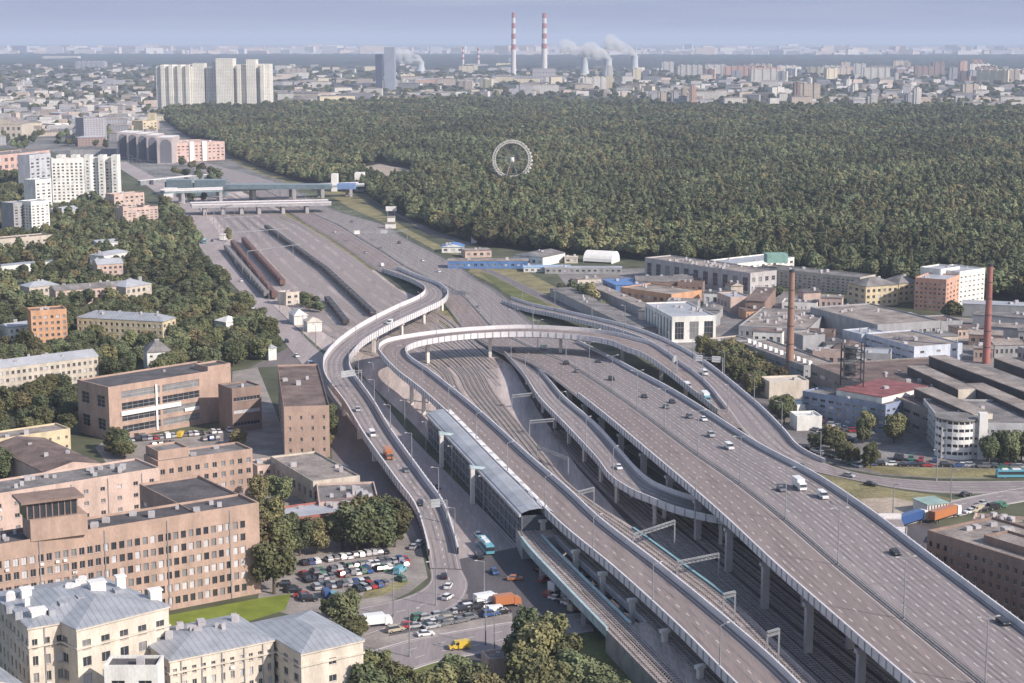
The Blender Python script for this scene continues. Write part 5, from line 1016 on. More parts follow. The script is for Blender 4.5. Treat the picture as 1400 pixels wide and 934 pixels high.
def parts(kind, colr):
    k = (kind, colr)
    if k in VM: return VM[k]
    P = PAINT[colr]; out_ = []
    if kind in KINDS:
        b, gl, wl = car_parts(kind); K = KINDS[kind]
        bm_ = b.mesh('body', [P, lampm, tailm]); gm_ = gl.mesh('windows', [M['glass']]); w_ = VM.get('wheel'+kind) or wl.mesh('wheel', [M['tyre'], M['steel']]); VM['wheel'+kind] = w_
        out_ = [('body', bm_, (0, 0, 0)), ('windows', gm_, (0, 0, 0))]+[('wheel', w_, (x, s*(K['w']/2-.1), K['r'])) for x in K['wh'] for s in (-1, 1)]
    elif kind == 'van':
        b = MB(); prof(b, [(-2.7,.35),(2.6,.35),(2.7,.95),(1.9,1.15),(1.2,2.1),(-2.65,2.2)], 1.95, 0, 1.8); g_ = MB(); prof(g_, [(1.25,1.2),(1.95,1.18),(1.28,2.0),(1.18,2.0)], 1.86, 0); prof(g_, [(.2,1.25),(1.1,1.25),(1.0,1.9),(.2,1.9)], 1.93, 0)
        _, _, wl = car_parts('suv'); w_ = VM.get('wheelvan') or wl.mesh('wheel', [M['tyre'], M['steel']]); VM['wheelvan'] = w_
        out_ = [('body', b.mesh('body', [P]), (0, 0, 0)), ('windows', g_.mesh('windows', [M['glass']]), (0, 0, 0))]+[('wheel', w_, (x, s*.88, .38)) for x in (-1.7, 1.8) for s in (-1, 1)]
    elif kind == 'truck':
        b = MB(); b.box((-1.2, 0, .95), (5.4, 2.4, 2.5)); c_ = MB(); prof(c_, [(1.6,.5),(3.6,.5),(3.65,1.3),(3.3,2.5),(1.7,2.6)], 2.2, 0); g_ = MB(); prof(g_, [(3.2,1.35),(3.68,1.35),(3.4,2.2),(3.2,2.2)], 2.1, 0); f_ = MB(); f_.box((-.6, 0, .55), (7.0, 1.2, .4))
        _, _, wl = car_parts('suv'); w_ = VM.get('wheeltruck') or wl.mesh('wheel', [M['tyre'], M['steel']]); VM['wheeltruck'] = w_
        out_ = [('cargo_box', b.mesh('cargo_box', [PAINT['white'] if colr != 'orange' else P]), (0, 0, 0)), ('cab', c_.mesh('cab', [P]), (0, 0, 0)), ('windows', g_.mesh('windows', [M['glass']]), (0, 0, 0)), ('chassis', f_.mesh('chassis', [M['dark']]), (0, 0, 0))]+[('wheel', w_, (x, s*1.0, .38)) for x in (-2.6, 2.6) for s in (-1, 1)]
    elif kind == 'semi':
        b = MB(); b.box((-2.2, 0, 1.2), (12.5, 2.5, 2.7)); c_ = MB(); prof(c_, [(4.6,.6),(6.6,.6),(6.6,2.0),(6.4,3.4),(4.6,3.6)], 2.4, 0); g_ = MB(); prof(g_, [(6.2,1.9),(6.66,1.9),(6.55,2.9),(6.2,2.9)], 2.2, 0); f_ = MB(); f_.box((-1, 0, .7), (13, 1.2, .5))
        _, _, wl = car_parts('suv'); w_ = VM.get('wheelsemi') or wl.mesh('wheel', [M['tyre'], M['steel']]); VM['wheelsemi'] = w_
        out_ = [('cargo_box', b.mesh('cargo_box', [P]), (0, 0, 0)), ('cab', c_.mesh('cab', [PAINT['white']]), (0, 0, 0)), ('windows', g_.mesh('windows', [M['glass']]), (0, 0, 0)), ('chassis', f_.mesh('chassis', [M['dark']]), (0, 0, 0))]+[('wheel', w_, (x, s*1.05, .38)) for x in (-7, -5.8, 2.8, 5.4) for s in (-1, 1)]
    elif kind == 'bus':
        b = MB(); prof(b, [(-5.8,.4),(5.8,.4),(5.85,1.2),(5.6,2.9),(-5.7,3.0),(-5.85,1.2)], 2.5, 0, 2.4); g_ = MB(); prof(g_, [(-5.6,1.35),(5.9,1.3),(5.75,2.4),(-5.6,2.4)], 2.53, 0, 2.47); r_ = MB(); r_.box((1, 0, 2.98), (3, 1.5, .3)); r_.box((-3, 0, 2.98), (2, 1.4, .3))
        _, _, wl = car_parts('suv'); w_ = VM.get('wheelbus') or wl.mesh('wheel', [M['tyre'], M['steel']]); VM['wheelbus'] = w_
        out_ = [('body', b.mesh('body', [P]), (0, 0, 0)), ('windows', g_.mesh('windows', [M['glass']]), (0, 0, 0)), ('roof_unit', r_.mesh('roof_unit', [PAINT['white']]), (0, 0, 0))]+[('wheel', w_, (x, s*1.1, .38)) for x in (-3.2, 3.6) for s in (-1, 1)]
    VM[k] = out_; return out_
CATS = dict(car='car', hatchback='car', suv='car', van='van', truck='truck', semi='truck', bus='bus')
def vehicle(kind, colr, p, rz, label, group, pitch=0):
    t = bpy.data.objects.new(dict(car='parked_car' if 'park' in (group or '') else 'car', hatchback='hatchback', suv='suv', van='van', truck='truck', semi='trailer_truck', bus='bus')[kind], None); col.objects.link(t); t.location = p; t.rotation_euler = (0, pitch, rz); t.empty_display_size = .1
    tag(t, label, CATS[kind], group)
    for nm, me, lc in parts(kind, colr):
        o = bpy.data.objects.new(nm, me); col.objects.link(o); o.parent = t; o.location = lc
    return t
CW = ['black']*5+['grey']*4+['silver']*4+['white']*4+['red', 'blue', 'blue', 'green', 'beige', 'red']
def on_road(key, px, py, kind, colr, label, flip=False, z=None, group=None):
    L, R, S, C = ROADS[key]; zz = 0; p = None
    for _ in range(4): p = W(px, py, zz); i = min(range(len(C)-1), key=lambda k: (C[k].xy-p.xy).length); zz = C[i].z
    d = (C[i+1]-C[i]).normalized(); rz = atan2(d.y, d.x)+(pi if flip else 0); zz += .04
    return vehicle(kind, colr, (p.x, p.y, zz), rz, label, group, -math.asin(d.z)*(-1 if flip else 1))
gh = 'vehicles driving on the highway viaduct'
for a_ in ((700,480,'car','black','black car in the shadow of the loop ramp on the highway'),(743,477,'van','white','small white van just left of the median where the loop ramp shadow falls'),(774,498,'suv','black','black car just below the loop ramp shadow, left of the median'),(789,509,'hatchback','grey','grey car left of the median, lower than the black one below the loop ramp'),
 (818,496,'car','black','black car right of the median just below the loop ramp shadow'),(836,520,'suv','black','black car with a lamp post behind it, right of the median'),(881,544,'car','black','lone black car on the highway above a close pair of dark cars'),(919,551,'car','black','upper of a close pair of dark cars on the highway'),(911,558,'car','grey','lower of a close pair of dark cars on the highway'),
 (943,572,'suv','grey','grey car beside a white car in the middle of the highway'),(962,575,'car','white','white car beside a grey car in the middle of the highway'),(972,597,'suv','silver','silver car alone near the right barrier'),(997,614,'van','white','small white van on the highway up the road from the white truck'),
 (1093,669,'truck','white','white box truck on the highway'),(1068,671,'car','grey','dark car close behind the white box truck'),(1125,681,'van','white','white van right of the white box truck'),(1224,758,'car','black','black car alone on the wide lower stretch of the highway'),(1371,853,'car','black','black car at the right edge of the highway'),
 (578,357,'car','white','white car on the far highway above the left flyover start'),(546,333,'suv','black','black car on the far highway near the sign gantry'),(500,346,'car','silver','silver car on the far highway left side'),(458,318,'car','white','white car at the far end of the highway'),(520,340,'hatchback','grey','grey car in the middle of the far highway'),(522,364,'van','white','white van where the left flyover begins'),(600,372,'car','white','white car just right of the left flyover bend'),(481,304,'car','grey','grey car under the sign gantry'),(655,420,'car','silver','silver car on the highway above the loop ramp')):
    on_road('highway', a_[0], a_[1], a_[2], a_[3], a_[4], flip=a_[0]*.72-a_[1] < 60, group=gh)
for a_ in ((509,596,'van','white','white van on the left flyover'),(531,626,'truck','orange','orange truck on the left flyover below the white van'),(555,645,'car','grey','grey car below the orange truck on the left flyover'),(533,443,'van','white','white van where the left flyover straightens'),(489,562,'hatchback','silver','silver car near the sign on the left flyover'),(575,690,'car','black','dark car near the foot of the left flyover')):
    on_road('left', *a_, group='vehicles on the ramps')
for a_ in ((965,548,'truck','teal','blue truck on the loop ramp near the merge'),(940,530,'van','white','white van on the loop ramp behind the blue truck')): on_road('arc', *a_, group='vehicles on the ramps')
for a_ in ((963,512,'van','white','white van in the slip road left of the white sign'),(1096,640,'car','black','black car low on the slip road'),(1160,652,'car','silver','silver car on the slip road beside the grass'),(1190,664,'car','black','black car on the curving street by the grass island')): on_road('slip', *a_, group='vehicles on the ramps')
on_road('side', 846, 641, 'car', 'white', 'white car on the curving side ramp', group='vehicles on the ramps')
for a_ in ((664,752,'bus','teal','light blue bus waiting in the shaded avenue'),(654,734,'car','white','white car behind the light blue bus'),(655,763,'suv','black','black car left of the light blue bus'),(676,784,'car','blue','dark blue car ahead of the light blue bus'),(597,668,'car','black','dark car in the shaded avenue'),(613,725,'car','grey','grey car in the shaded avenue near the ramp foot'),
  (279,332,'bus','teal','light blue bus on the far avenue'),(290,330,'car','black','black car beside the bus on the far avenue'),(330,385,'car','white','white car on the avenue by the trees'),(345,422,'van','white','white van on the avenue above the pale pavilion'),(392,468,'hatchback','black','black car on the avenue above the brick block'),(406,488,'car','white','white car on the avenue above the brick block'),(436,524,'car','grey','grey car in the shadow of the left flyover'),(425,500,'van','white','white van beside the left flyover shadow')):
    on_road('avenue', *a_, group='vehicles on the avenue')
on_road('exit', 607, 790, 'car', 'black', 'black car leaving the junction at the foot of the left flyover', True, group='vehicles at the junction')
on_road('exit', 613, 804, 'car', 'white', 'white car behind the black one at the foot of the left flyover', True, group='vehicles at the junction')
on_road('exit', 612, 819, 'hatchback', 'white', 'white hatchback nearest the queue at the foot of the left flyover', True, group='vehicles at the junction')
def row(x0, y0, x1, y1, n, heading, desc, group, kinds=('car', 'hatchback', 'suv'), gap=.06, z=.07, seed=1, park=True, jit=.35):
    rr = random.Random(seed); a, b = W(x0, y0, z), W(x1, y1, z); base = atan2((b-a).y, (b-a).x)
    for i in range(n):
        if rr.random() < gap: continue
        p = a.lerp(b, (i+.5)/n); c_ = rr.choice(CW); k = rr.choice(kinds); rz = base+heading+rr.uniform(-.06, .06)+(pi if rr.random() < .3 and park else 0)
        q = p+Vector((rr.uniform(-.1, .1), rr.uniform(-jit, jit), 0))
        vehicle(k, c_, q, rz, '%s %s, %s from the left in %s' % (c_, 'van' if k == 'van' else 'car', ordinal(i), desc), group)
pk = 'cars parked in the car park'
row(411,772,530,755,14,pi/2,'the car park row under the trees',pk,seed=2)
row(411,787,556,766,19,pi/2,'the second row of the car park',pk,seed=3)
row(417,795,556,774,19,pi/2,'the third row of the car park',pk,seed=4,gap=.1)
row(428,805,505,797,10,pi/2,'the fourth row of the car park',pk,seed=5,gap=.08)
row(486,809,552,793,8,pi/2,'the car park row along the dry grass',pk,seed=6,gap=.2)
row(385,800,426,823,8,pi/2-.5,'the short slanted row beside the lawn',pk,seed=7)
row(562,752,578,744,2,0.3,'the pair above the car park',pk,seed=8,gap=0,park=False)
vehicle('van', 'teal', W(547,783,.07), 1.2, 'dark teal van parked at the right end of the car park', pk)
vehicle('van', 'blue', W(446,815,.07), 1.9, 'blue van at the lower corner of the car park', pk)
vehicle('van', 'teal', W(457,820,.07), 1.9, 'green and white van under the tree at the lower corner of the car park', pk)
jq = 'cars queueing at the junction'
row(536,864,692,837,17,0,'the near lane of the junction queue',jq,seed=12,park=False,gap=.35,jit=.8)
row(560,850,672,828,13,0,'the far lane of the junction queue',jq,seed=14,park=False,gap=.35,jit=.8)
row(560,865,640,848,4,0,'the kerbside lane of the junction queue',jq,seed=18,park=False,gap=.3)
vehicle('truck', 'white', W(667,827,.1), .5, 'white box truck in the junction queue', jq)
vehicle('van', 'white', W(680,838,.1), .4, 'white van at the head of the junction queue', jq)
vehicle('truck', 'orange', W(694,829,.1), .4, 'orange tipper truck at the head of the junction queue', jq)
vehicle('truck', 'white', W(517,856,.1), .35, 'white delivery truck at the tail of the junction queue', jq)
vehicle('car', 'white', W(582,869,.1), .35, 'white car alone on the lower carriageway', jq)
vehicle('van', 'yellow', W(628,887,.1), 3.4, 'small yellow van on the lower carriageway', jq)
vehicle('car', 'orange', W(704,793,.1), .1, 'orange car crossing the shaded junction', jq)
vehicle('car', 'red', W(746,795,.1), .6, 'red car beside the teal rail bridge', jq)
vehicle('truck', 'white', W(765,808,.1), .9, 'beige-white truck coming out from under the teal rail bridge', jq)
vehicle('van', 'beige', W(788,834,.1), .8, 'beige van lowest beside the teal rail bridge', jq)
row(748,815,800,838,6,.25,'the group waiting beside the teal rail bridge',jq,seed=21,park=False,gap=.1)
row(735,780,790,815,6,.4,'the line under the first rail bridge',jq,seed=22,park=False,gap=.1)
row(752,765,840,820,8,.3,'the line between the two left rail bridges',jq,seed=23,park=False,gap=.2)
cy = 'vehicles in the brick courtyard'
row(168,604,318,590,19,pi/2,'the courtyard row along the factory hall',cy,seed=31,kinds=('car','suv','van'))
row(196,612,300,600,12,pi/2,'the second courtyard row',cy,seed=32,gap=.2)
vehicle('van', 'yellow', W(248,597,.07), 1.4, 'yellow van in the brick courtyard', cy)
row(1180,636,1400,640,26,0,'the roadside row below the round tower','cars parked along the street',seed=41,gap=.15)
row(1222,628,1282,632,9,pi/2,'the yard row left of the round tower','cars parked along the street',seed=42,gap=.1)
row(1098,612,1176,640,11,.1,'the row along the hedge beside the slip road','cars parked along the street',seed=43,gap=.2)
row(1120,578,1172,592,7,.9,'the small works car park under the bluish factory','cars parked in the works',seed=44)
row(1104,432,1156,446,12,.9,'the row below the mansard houses','cars parked in the works',seed=45,kinds=('car','van'))
row(1112,588,1165,604,6,.3,'the second row of the small works car park','cars parked in the works',seed=46,gap=.1)
row(1322,702,1372,694,6,0,'the kerb row right of the orange trailer','cars parked along the street',seed=47,kinds=('van','car'),gap=.1)
row(470,640,520,700,8,.0,'the narrow yard beside the left flyover foot','cars parked by the depot',seed=48,gap=.3)
vehicle('semi', 'orange', W(1294,709,.1), .75, 'orange trailer truck beside the avenue at the right', 'trucks at the right')
vehicle('semi', 'blue', W(1248,716,.1), .75, 'blue and white trailer truck left of the orange trailer', 'trucks at the right')
vehicle('bus', 'teal', W(1385,653,.1), .02, 'light blue bus at the right edge of the curving street', 'trucks at the right')
for a_ in ((1320,678,'car','black','black car turning onto the avenue at the right'),(1345,690,'car','silver','silver car on the avenue above the parked vans')): on_road('cross', *a_, group='vehicles on the avenue at the right')
# freight wagons
def wagon(i, a, b, m, w, h, z0, label, group, typ):
    c = (a+b)/2; t = bpy.data.objects.new('freight_wagon', None); col.objects.link(t); t.location = c; d = (b-a).normalized(); tag(t, label, 'wagon', group)
    e = d*.6; mb = MB()
    if typ == 'box': mb.beam(a+e+Vector((0, 0, z0+h/2)), b-e+Vector((0, 0, z0+h/2)), w, h); mb.done('body', m, t); mb = MB(); mb.beam(a+e+Vector((0, 0, z0+h+.15)), b-e+Vector((0, 0, z0+h+.15)), w*.7, .3); mb.done('roof', m, t)
    else:
        mb.beam(a+e+Vector((0, 0, z0+h/2)), b-e+Vector((0, 0, z0+h/2)), w, h); mb.done('body', m, t); mb = MB(); mb.beam(a+e*1.4+Vector((0, 0, z0+h)), b-e*1.4+Vector((0, 0, z0+h)), w*.8, .12); mb.done('load', M['dark'], t)
    mb = MB(); mb.beam(a+Vector((0, 0, .9)), b+Vector((0, 0, .9)), 1.6, .5); mb.done('underframe', M['dark'], t)
def train(x0, y0, x1, y1, n, m, w, h, typ, desc, bend=0):
    a, b = W(x0, y0, .1), W(x1, y1, .1); n = max(3, round((b-a).length/14.5))
    for i in range(n): wagon(i, a.lerp(b, i/n), a.lerp(b, (i+.94)/n), m, w, h, 1.1, '%s wagon from the far end of %s' % (ordinal(i), desc), 'freight wagons of '+desc, typ)
wagb = mat('wagon_brown', (.16,.095,.085), var=.2); wagd = mat('wagon_dark', (.075,.062,.062), var=.3)
train(364,313,445,372,16,wagd,3.2,2.2,'open','the long dark goods train in the yard')
train(445,372,511,434,12,wagd,3.2,2.2,'open','the near half of the dark goods train')
train(318,336,376,410,14,wagb,3.2,3.0,'box','the brown train beside the avenue')
train(333,332,387,392,13,wagb,3.2,3.0,'box','the second brown train from the avenue')
train(309,342,365,408,12,mat('wagon_grey', (.22,.20,.20)),3.2,2.6,'box','the pale grey train nearest the avenue')
train(447,412,474,446,5,wagd,3.2,2,'open','the short dark cut of wagons')
train(250,246,300,268,9,wagb,3.2,3,'box','the train at the far station')
# yard huts
building('yard_hut', 'cream hut with a pink roof at the end of the brown trains', [[(391,402),(409,400),9]], yb=418, wall=cream, roof=pinkw, wins=((2, 2),)+(None,)*3, clutter=1, anchor='the yard huts')
building('yard_tank', 'white rounded-roof hut below the cream yard hut', [[(402,432),(420,431),12]], h=5, wall=whitew, roof=whitew, kind='hip', rh=3, clutter=0)
building('yard_hut', 'low white hut beside the stacked scrap in the yard', [[(420,441),(440,440),10]], h=5, wall=whitew, roof=cream, kind='hip', rh=2, clutter=0)
building('yard_hut', 'tiny white hut at the head of the pale grey train', [[(300,321),(309,321),6]], h=4, wall=whitew, roof=whitew, kind='slab', clutter=0)
rr = random.Random(8)
for i in range(26):
    x, y = rr.uniform(402, 447), rr.uniform(446, 476); p = W(x, y, 0)
    if not inside(x, y, [(402,446),(445,442),(452,462),(430,478),(405,470)]): continue
    mb = MB(); s = rr.uniform(1.5, 4); mb.box((0, 0, 0), (s, s*.6, rr.uniform(1, 2.4)), rr.uniform(0, 3)); mb.box((.3, .2, 0), (s*.5, s*.9, rr.uniform(.5, 1.4)), rr.uniform(0, 3), 1); o = mb.done('scrap_pile', [wagb if i % 2 else M['concrete'], wagd], loc=(p.x, p.y, 0)); tag(o, 'rusty and pale scrap heap in the yard beside the left flyover', 'scrap pile', 'scrap heaps beside the left flyover')
# ------------------------------------------------------------------ lamp posts, signs, gantries
def lamp(p, h, dirv, label, group, dbl=False):
    t = bpy.data.objects.new('street_lamp', None); col.objects.link(t); t.location = p; tag(t, label, 'street lamp', group)
    key = ('lamp', h, dbl)
    if key not in VM:
        mb = MB(); mb.cyl((0, 0, 0), .2, .11, h, 8); mb.cyl((0, 0, 0), .3, .3, .6, 8); a_ = mb.mesh('pole', [M['steel']]); mb = MB()
        for s in ((1, -1) if dbl else (1,)): mb.beam((0, 0, h-.1), (s*2.0, 0, h+.35), .12)
        b_ = mb.mesh('arm', [M['steel']]); mb = MB()
        for s in ((1, -1) if dbl else (1,)): mb.box((s*2.2, 0, h+.25), (.9, .35, .2))
        VM[key] = (a_, b_, mb.mesh('lamp_head', [M['concrete']]))
    for nm, me in zip(('pole', 'arm', 'lamp_head'), VM[key]):
        o = bpy.data.objects.new(nm, me); col.objects.link(o); o.parent = t; o.rotation_euler = (0, 0, dirv)
L, R, S, C = ROADS['highway']
for i, s in enumerate(range(30, int(S[-1])-8, 44)):
    p = at_s(L, R, S, s, MED); d = at_s(L, R, S, s, 1)-at_s(L, R, S, s, 0); lamp(p, 15, atan2(d.y, d.x), '%s tall twin-arm lamp post along the highway median from the far end' % ordinal(i), 'lamp posts in the highway median', True)
for key, side, st_, nm in (('arc', 0, 46, 'loop ramp'), ('left', 1, 42, 'left flyover'), ('slip', 1, 44, 'slip road'), ('side', 0, 46, 'side ramp'), ('avenue', 1, 42, 'avenue'), ('cross', 0, 30, 'avenue at the right')):
    L, R, S, C = ROADS[key]
    for i, s in enumerate(range(20, int(S[-1])-4, st_)):
        p = at_s(L, R, S, s, side); q = at_s(L, R, S, s, 1-side); d = q-p; lamp(p+d.normalized()*(.3 if key != 'avenue' else -1), 11, atan2(d.y, d.x), '%s slender lamp post along the %s' % (ordinal(i), nm), 'lamp posts along the '+nm)
for i, (x, y) in enumerate(((538,843),(596,828),(470,860),(664,882),(676,900),(662,826),(560,898))): lamp(W(x, y, .05), 12, [.3,3.4][i % 2], 'slender pale lamp post %s' % ['on the curved exit road below the car park','between the exit road and the car queue','left of the car queue near the tree','on the lower avenue left of the big trees','lowest beside the big trees','at the head of the car queue','at the lower kerb of the avenue'][i], 'lamp posts at the junction')
def gantry(key, s, f0, f1, label, sign=()):
    L, R, S, C = ROADS[key]; a, b = at_s(L, R, S, s, f0), at_s(L, R, S, s, f1); t = thing('sign_gantry', tuple((a+b)/2), label, 'gantry'); h = 7.5
    for p in (a, b): mb = MB(); mb.beam(p, p+Vector((0, 0, h)), .45); mb.done('post', M['steel'], t)
    mb = MB()
    for dz in (0, 1): mb.beam(a+Vector((0, 0, h-dz)), b+Vector((0, 0, h-dz)), .22)
    n = max(3, int((b-a).length/2))
    for i in range(n): mb.beam(a.lerp(b, i/n)+Vector((0, 0, h-(i % 2))), a.lerp(b, (i+1)/n)+Vector((0, 0, h-1+(i % 2))), .12)
    mb.done('truss', M['steel'], t)
    for (u0, u1, m) in sign:
        p, q = a.lerp(b, u0)+Vector((0, 0, h-.6)), a.lerp(b, u1)+Vector((0, 0, h-.6)); mb = MB(); mb.beam(p, q, .2, 2.6); mb.done('sign_panel', m, t)
sg = mat('sign_back', (.33,.34,.36)); sw = M['white']
gantry('highway', nearest_s('highway', 515, 330, 0), 0, 1, 'long truss gantry spanning the far highway', ((.25,.33,sw),(.62,.72,sg)))
gantry('highway', nearest_s('highway', 660, 420, 0), 0, .38, 'sign gantry over the left carriageway above the loop ramp', ((.2,.8,sg),))
gantry('left', nearest_s('left', 462, 535, 8), 0, 1, 'sign gantry over the left flyover', ((.25,.75,sg),))
gantry('slip', nearest_s('slip', 985, 515, 6), 0, 1.05, 'gantry with two white sign boards over the slip road', ((.05,.30,sw),(.62,.92,sw)))
gantry('arc', nearest_s('arc', 930, 508, 8), .6, 1.0, 'short sign gantry over the loop ramp', ((.2,.8,sg),))
gantry('left', nearest_s('left', 590, 715, 2), .1, .9, 'sign gantry at the foot of the left flyover', ((.3,.7,sg),))
bb = thing('billboard', W(535, 300, 0), 'white billboard on legs by the forest road', 'billboard')
mb = MB(); mb.box((bb.location.x, bb.location.y, 7), (9, .6, 4)); mb.done('panel', M['white'], bb)
for s in (-3, 3): mb = MB(); mb.box((bb.location.x+s, bb.location.y, 0), (.5, .5, 7)); mb.done('leg', M['steel'], bb)
for (x, y, w, lb) in ((535,303,6,'small white kiosk under the billboard'),(534,312,8,'cream kiosk on the grass below the billboard'),(648,332,4,'white round-topped sign mast by the forest')):
    p = W(x, y, 0); t = thing('kiosk', tuple(p), lb, 'kiosk'); mb = MB(); mb.box((p.x, p.y, 0), (w, 6, 4)); mb.done('wall', M['white'], t); mb = MB(); mb.box((p.x, p.y, 4), (w+1, 7, .4)); mb.done('roof', rtan, t)
# steel tank frame in the works
p = W(1163, 570, 0); t = thing('steel_frame_tower', tuple(p), 'dark steel frame tower with tanks in the middle of the works', 'tower')
mb = MB()
for s in (-4, 4):
    for u in (-3, 3): mb.beam((p.x+s, p.y+u, 0), (p.x+s, p.y+u, 30), .5)
for z in range(3, 31, 4):
    for s in (-4, 4): mb.beam((p.x+s, p.y-3, z), (p.x+s, p.y+3, z), .35)
    for u in (-3, 3): mb.beam((p.x-4, p.y+u, z), (p.x+4, p.y+u, z), .35); mb.beam((p.x-4, p.y+u, z), (p.x+4, p.y+u, min(30, z+4)), .2)
mb.done('frame', M['dark'], t)
for z in (8, 17, 24): mb = MB(); mb.cyl((p.x-1, p.y, z), 2.3, 2.3, 4.5, 14); mb.done('tank', M['dark'], t)
# ------------------------------------------------------------------ trees
def crown_mesh(name, seed, nl, ls, shape=(1, 1, 1), mats=None, nb=9, small=False):
    rr = random.Random(seed); blobs = []
    for i in range(nb):
        a_ = rr.uniform(0, 2*pi); r = rr.uniform(.15, .62); z = rr.uniform(-.55, .75); s = rr.uniform(.30, .52)*(1-.25*max(0, z)); s = rr.uniform(.16, .36) if small else s; r = rr.uniform(.3, .86) if small else r; blobs.append((Vector((r*cos(a_)*(1-.4*abs(z)), r*sin(a_)*(1-.4*abs(z)), z)), s))
    blobs.append((Vector((0, 0, 0)), .62)); mb = MB(); jit = (.66, 1.32) if small else (.78, 1.10)
    for k in range(nl):
        c, s = rr.choices(blobs, [b_[1]**2 for b_ in blobs])[0]
        d = Vector((rr.gauss(0, 1), rr.gauss(0, 1), rr.gauss(.15, 1))).normalized(); p = c+d*s*rr.uniform(*jit)
        if any((p-c2).length < s2*.72 for c2, s2 in blobs): continue
        nrm = (d+Vector((rr.uniform(-.7, .7), rr.uniform(-.7, .7), rr.uniform(-.4, .9)))).normalized(); t1 = nrm.orthogonal().normalized(); t1.rotate(Matrix.Rotation(rr.uniform(0, 6.28), 3, nrm)); t2 = nrm.cross(t1); e = ls*rr.uniform(.6, 1.35)
        P = Vector((p.x*shape[0], p.y*shape[1], p.z*shape[2]))
        mi = 0 if rr.random() < .62 else 1
        mb.poly([P-t1*e-t2*e*.6, P+t1*e*.7-t2*e, P+t1*e+t2*e*.7, P-t1*e*.6+t2*e], mi)
    import bmesh
    for c, s in blobs:        # inner foliage mass; darker leaf colour stands in for shade inside the crown
        n = 6
        rings = []
        for j in range(1, 5):
            ph = pi*j/5; rings.append([(c+Vector((sin(ph)*cos(2*pi*i/n), sin(ph)*sin(2*pi*i/n), cos(ph)))*s*(.66 if small else .80)*rr.uniform(.85, 1.1)) for i in range(n)])
        R_ = [[Vector((q.x*shape[0], q.y*shape[1], q.z*shape[2])) for q in r] for r in rings]
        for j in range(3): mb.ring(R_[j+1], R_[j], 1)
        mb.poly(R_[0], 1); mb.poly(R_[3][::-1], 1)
    return mb.mesh(name, mats)
def leaf(name, c, rnd=.35):
    m = mat(name, c, rough=.75, var=.25, scale=.12, fine=.2, rnd=rnd, spec=.2); n = m.node_tree; L = n.links; b = n.nodes['Principled BSDF']
    # hue drift from tree to tree
    big = n.nodes.new('ShaderNodeTexNoise'); big.inputs['Scale'].default_value = .0065; big.inputs['Detail'].default_value = 3; bm_ = n.nodes.new('ShaderNodeMapRange'); bm_.inputs[1].default_value = .35; bm_.inputs[2].default_value = .65; bm_.inputs[3].default_value = .66; bm_.inputs[4].default_value = 1.42
    gg_ = n.nodes.new('ShaderNodeNewGeometry'); L.new(gg_.outputs['Position'], big.inputs['Vector']); L.new(big.outputs[0], bm_.inputs[0])
    sv = n.nodes.new('ShaderNodeVectorMath'); sv.operation = 'SCALE'; L.new(b.inputs['Base Color'].links[0].from_socket, sv.inputs[0]); L.new(bm_.outputs[0], sv.inputs['Scale']); L.new(sv.outputs[0], b.inputs['Base Color'])
    src = b.inputs['Base Color'].links[0].from_socket; hs = n.nodes.new('ShaderNodeHueSaturation'); oi = n.nodes.new('ShaderNodeObjectInfo'); mr_ = n.nodes.new('ShaderNodeMapRange'); fr_ = n.nodes.new('ShaderNodeMath'); fr_.operation = 'FRACT'; ml = n.nodes.new('ShaderNodeMath'); ml.operation = 'MULTIPLY'; ml.inputs[1].default_value = 7.3
    L.new(oi.outputs['Random'], ml.inputs[0]); L.new(ml.outputs[0], fr_.inputs[0]); L.new(fr_.outputs[0], mr_.inputs[0]); mr_.inputs[3].default_value = .485; mr_.inputs[4].default_value = .525
    L.new(mr_.outputs[0], hs.inputs['Hue']); L.new(src, hs.inputs['Color']); hs.inputs['Saturation'].default_value = .9; L.new(hs.outputs[0], b.inputs['Base Color'])
    return m
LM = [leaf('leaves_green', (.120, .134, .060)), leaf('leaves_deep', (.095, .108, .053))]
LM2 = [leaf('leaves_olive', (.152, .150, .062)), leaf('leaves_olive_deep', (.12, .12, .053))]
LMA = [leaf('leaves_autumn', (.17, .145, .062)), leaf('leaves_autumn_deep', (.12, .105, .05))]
NEAR = [crown_mesh('crown', 100+i, 5200, .060, sh, (LM, LM2, LM, LM2, LMA, LM)[i], nb=24, small=True) for i, sh in enumerate(((1, 1, 1.05), (1.05, .95, 1.2), (.9, .9, 1.35), (1.1, 1, .95), (1, 1, 1.1), (1, 1.1, 1.15)))]
FARC = [crown_mesh('crown', 300+i, 760, .105, sh, (LM, LM2, LM, LMA, LM)[i], nb=7) for i, sh in enumerate(((1, 1, 1.1), (1.05, .95, 1.0), (.9, .9, 1.3), (1.1, 1, 1), (1, 1, 1.15)))]
bark = mat('bark', (.10, .08, .065)); TRK = []
for i in range(3):
    rr = random.Random(i); mb = MB(); mb.cyl((0, 0, 0), .05, .03, .9, 8)
    for k in range(6): a_ = rr.uniform(0, 6.28); z = .45+.4*k/6; mb.beam((0, 0, z), (.3*cos(a_), .3*sin(a_), z+.35), .022)
    TRK.append(mb.mesh('trunk', [bark]))
def zone_pts(poly, sp, rr, z=0):
    P = [W(x, y, 0) for x, y in poly]; xs = [p.x for p in P]; ys = [p.y for p in P]; pp = [(p.x, p.y) for p in P]; out_ = []; y = min(ys)
    while y < max(ys):
        x = min(xs)
        while x < max(xs):
            u, v = x+rr.uniform(-.42, .42)*sp, y+rr.uniform(-.42, .42)*sp
            if inside(u, v, pp): out_.append((u, v))
            x += sp
        y += sp
    return out_
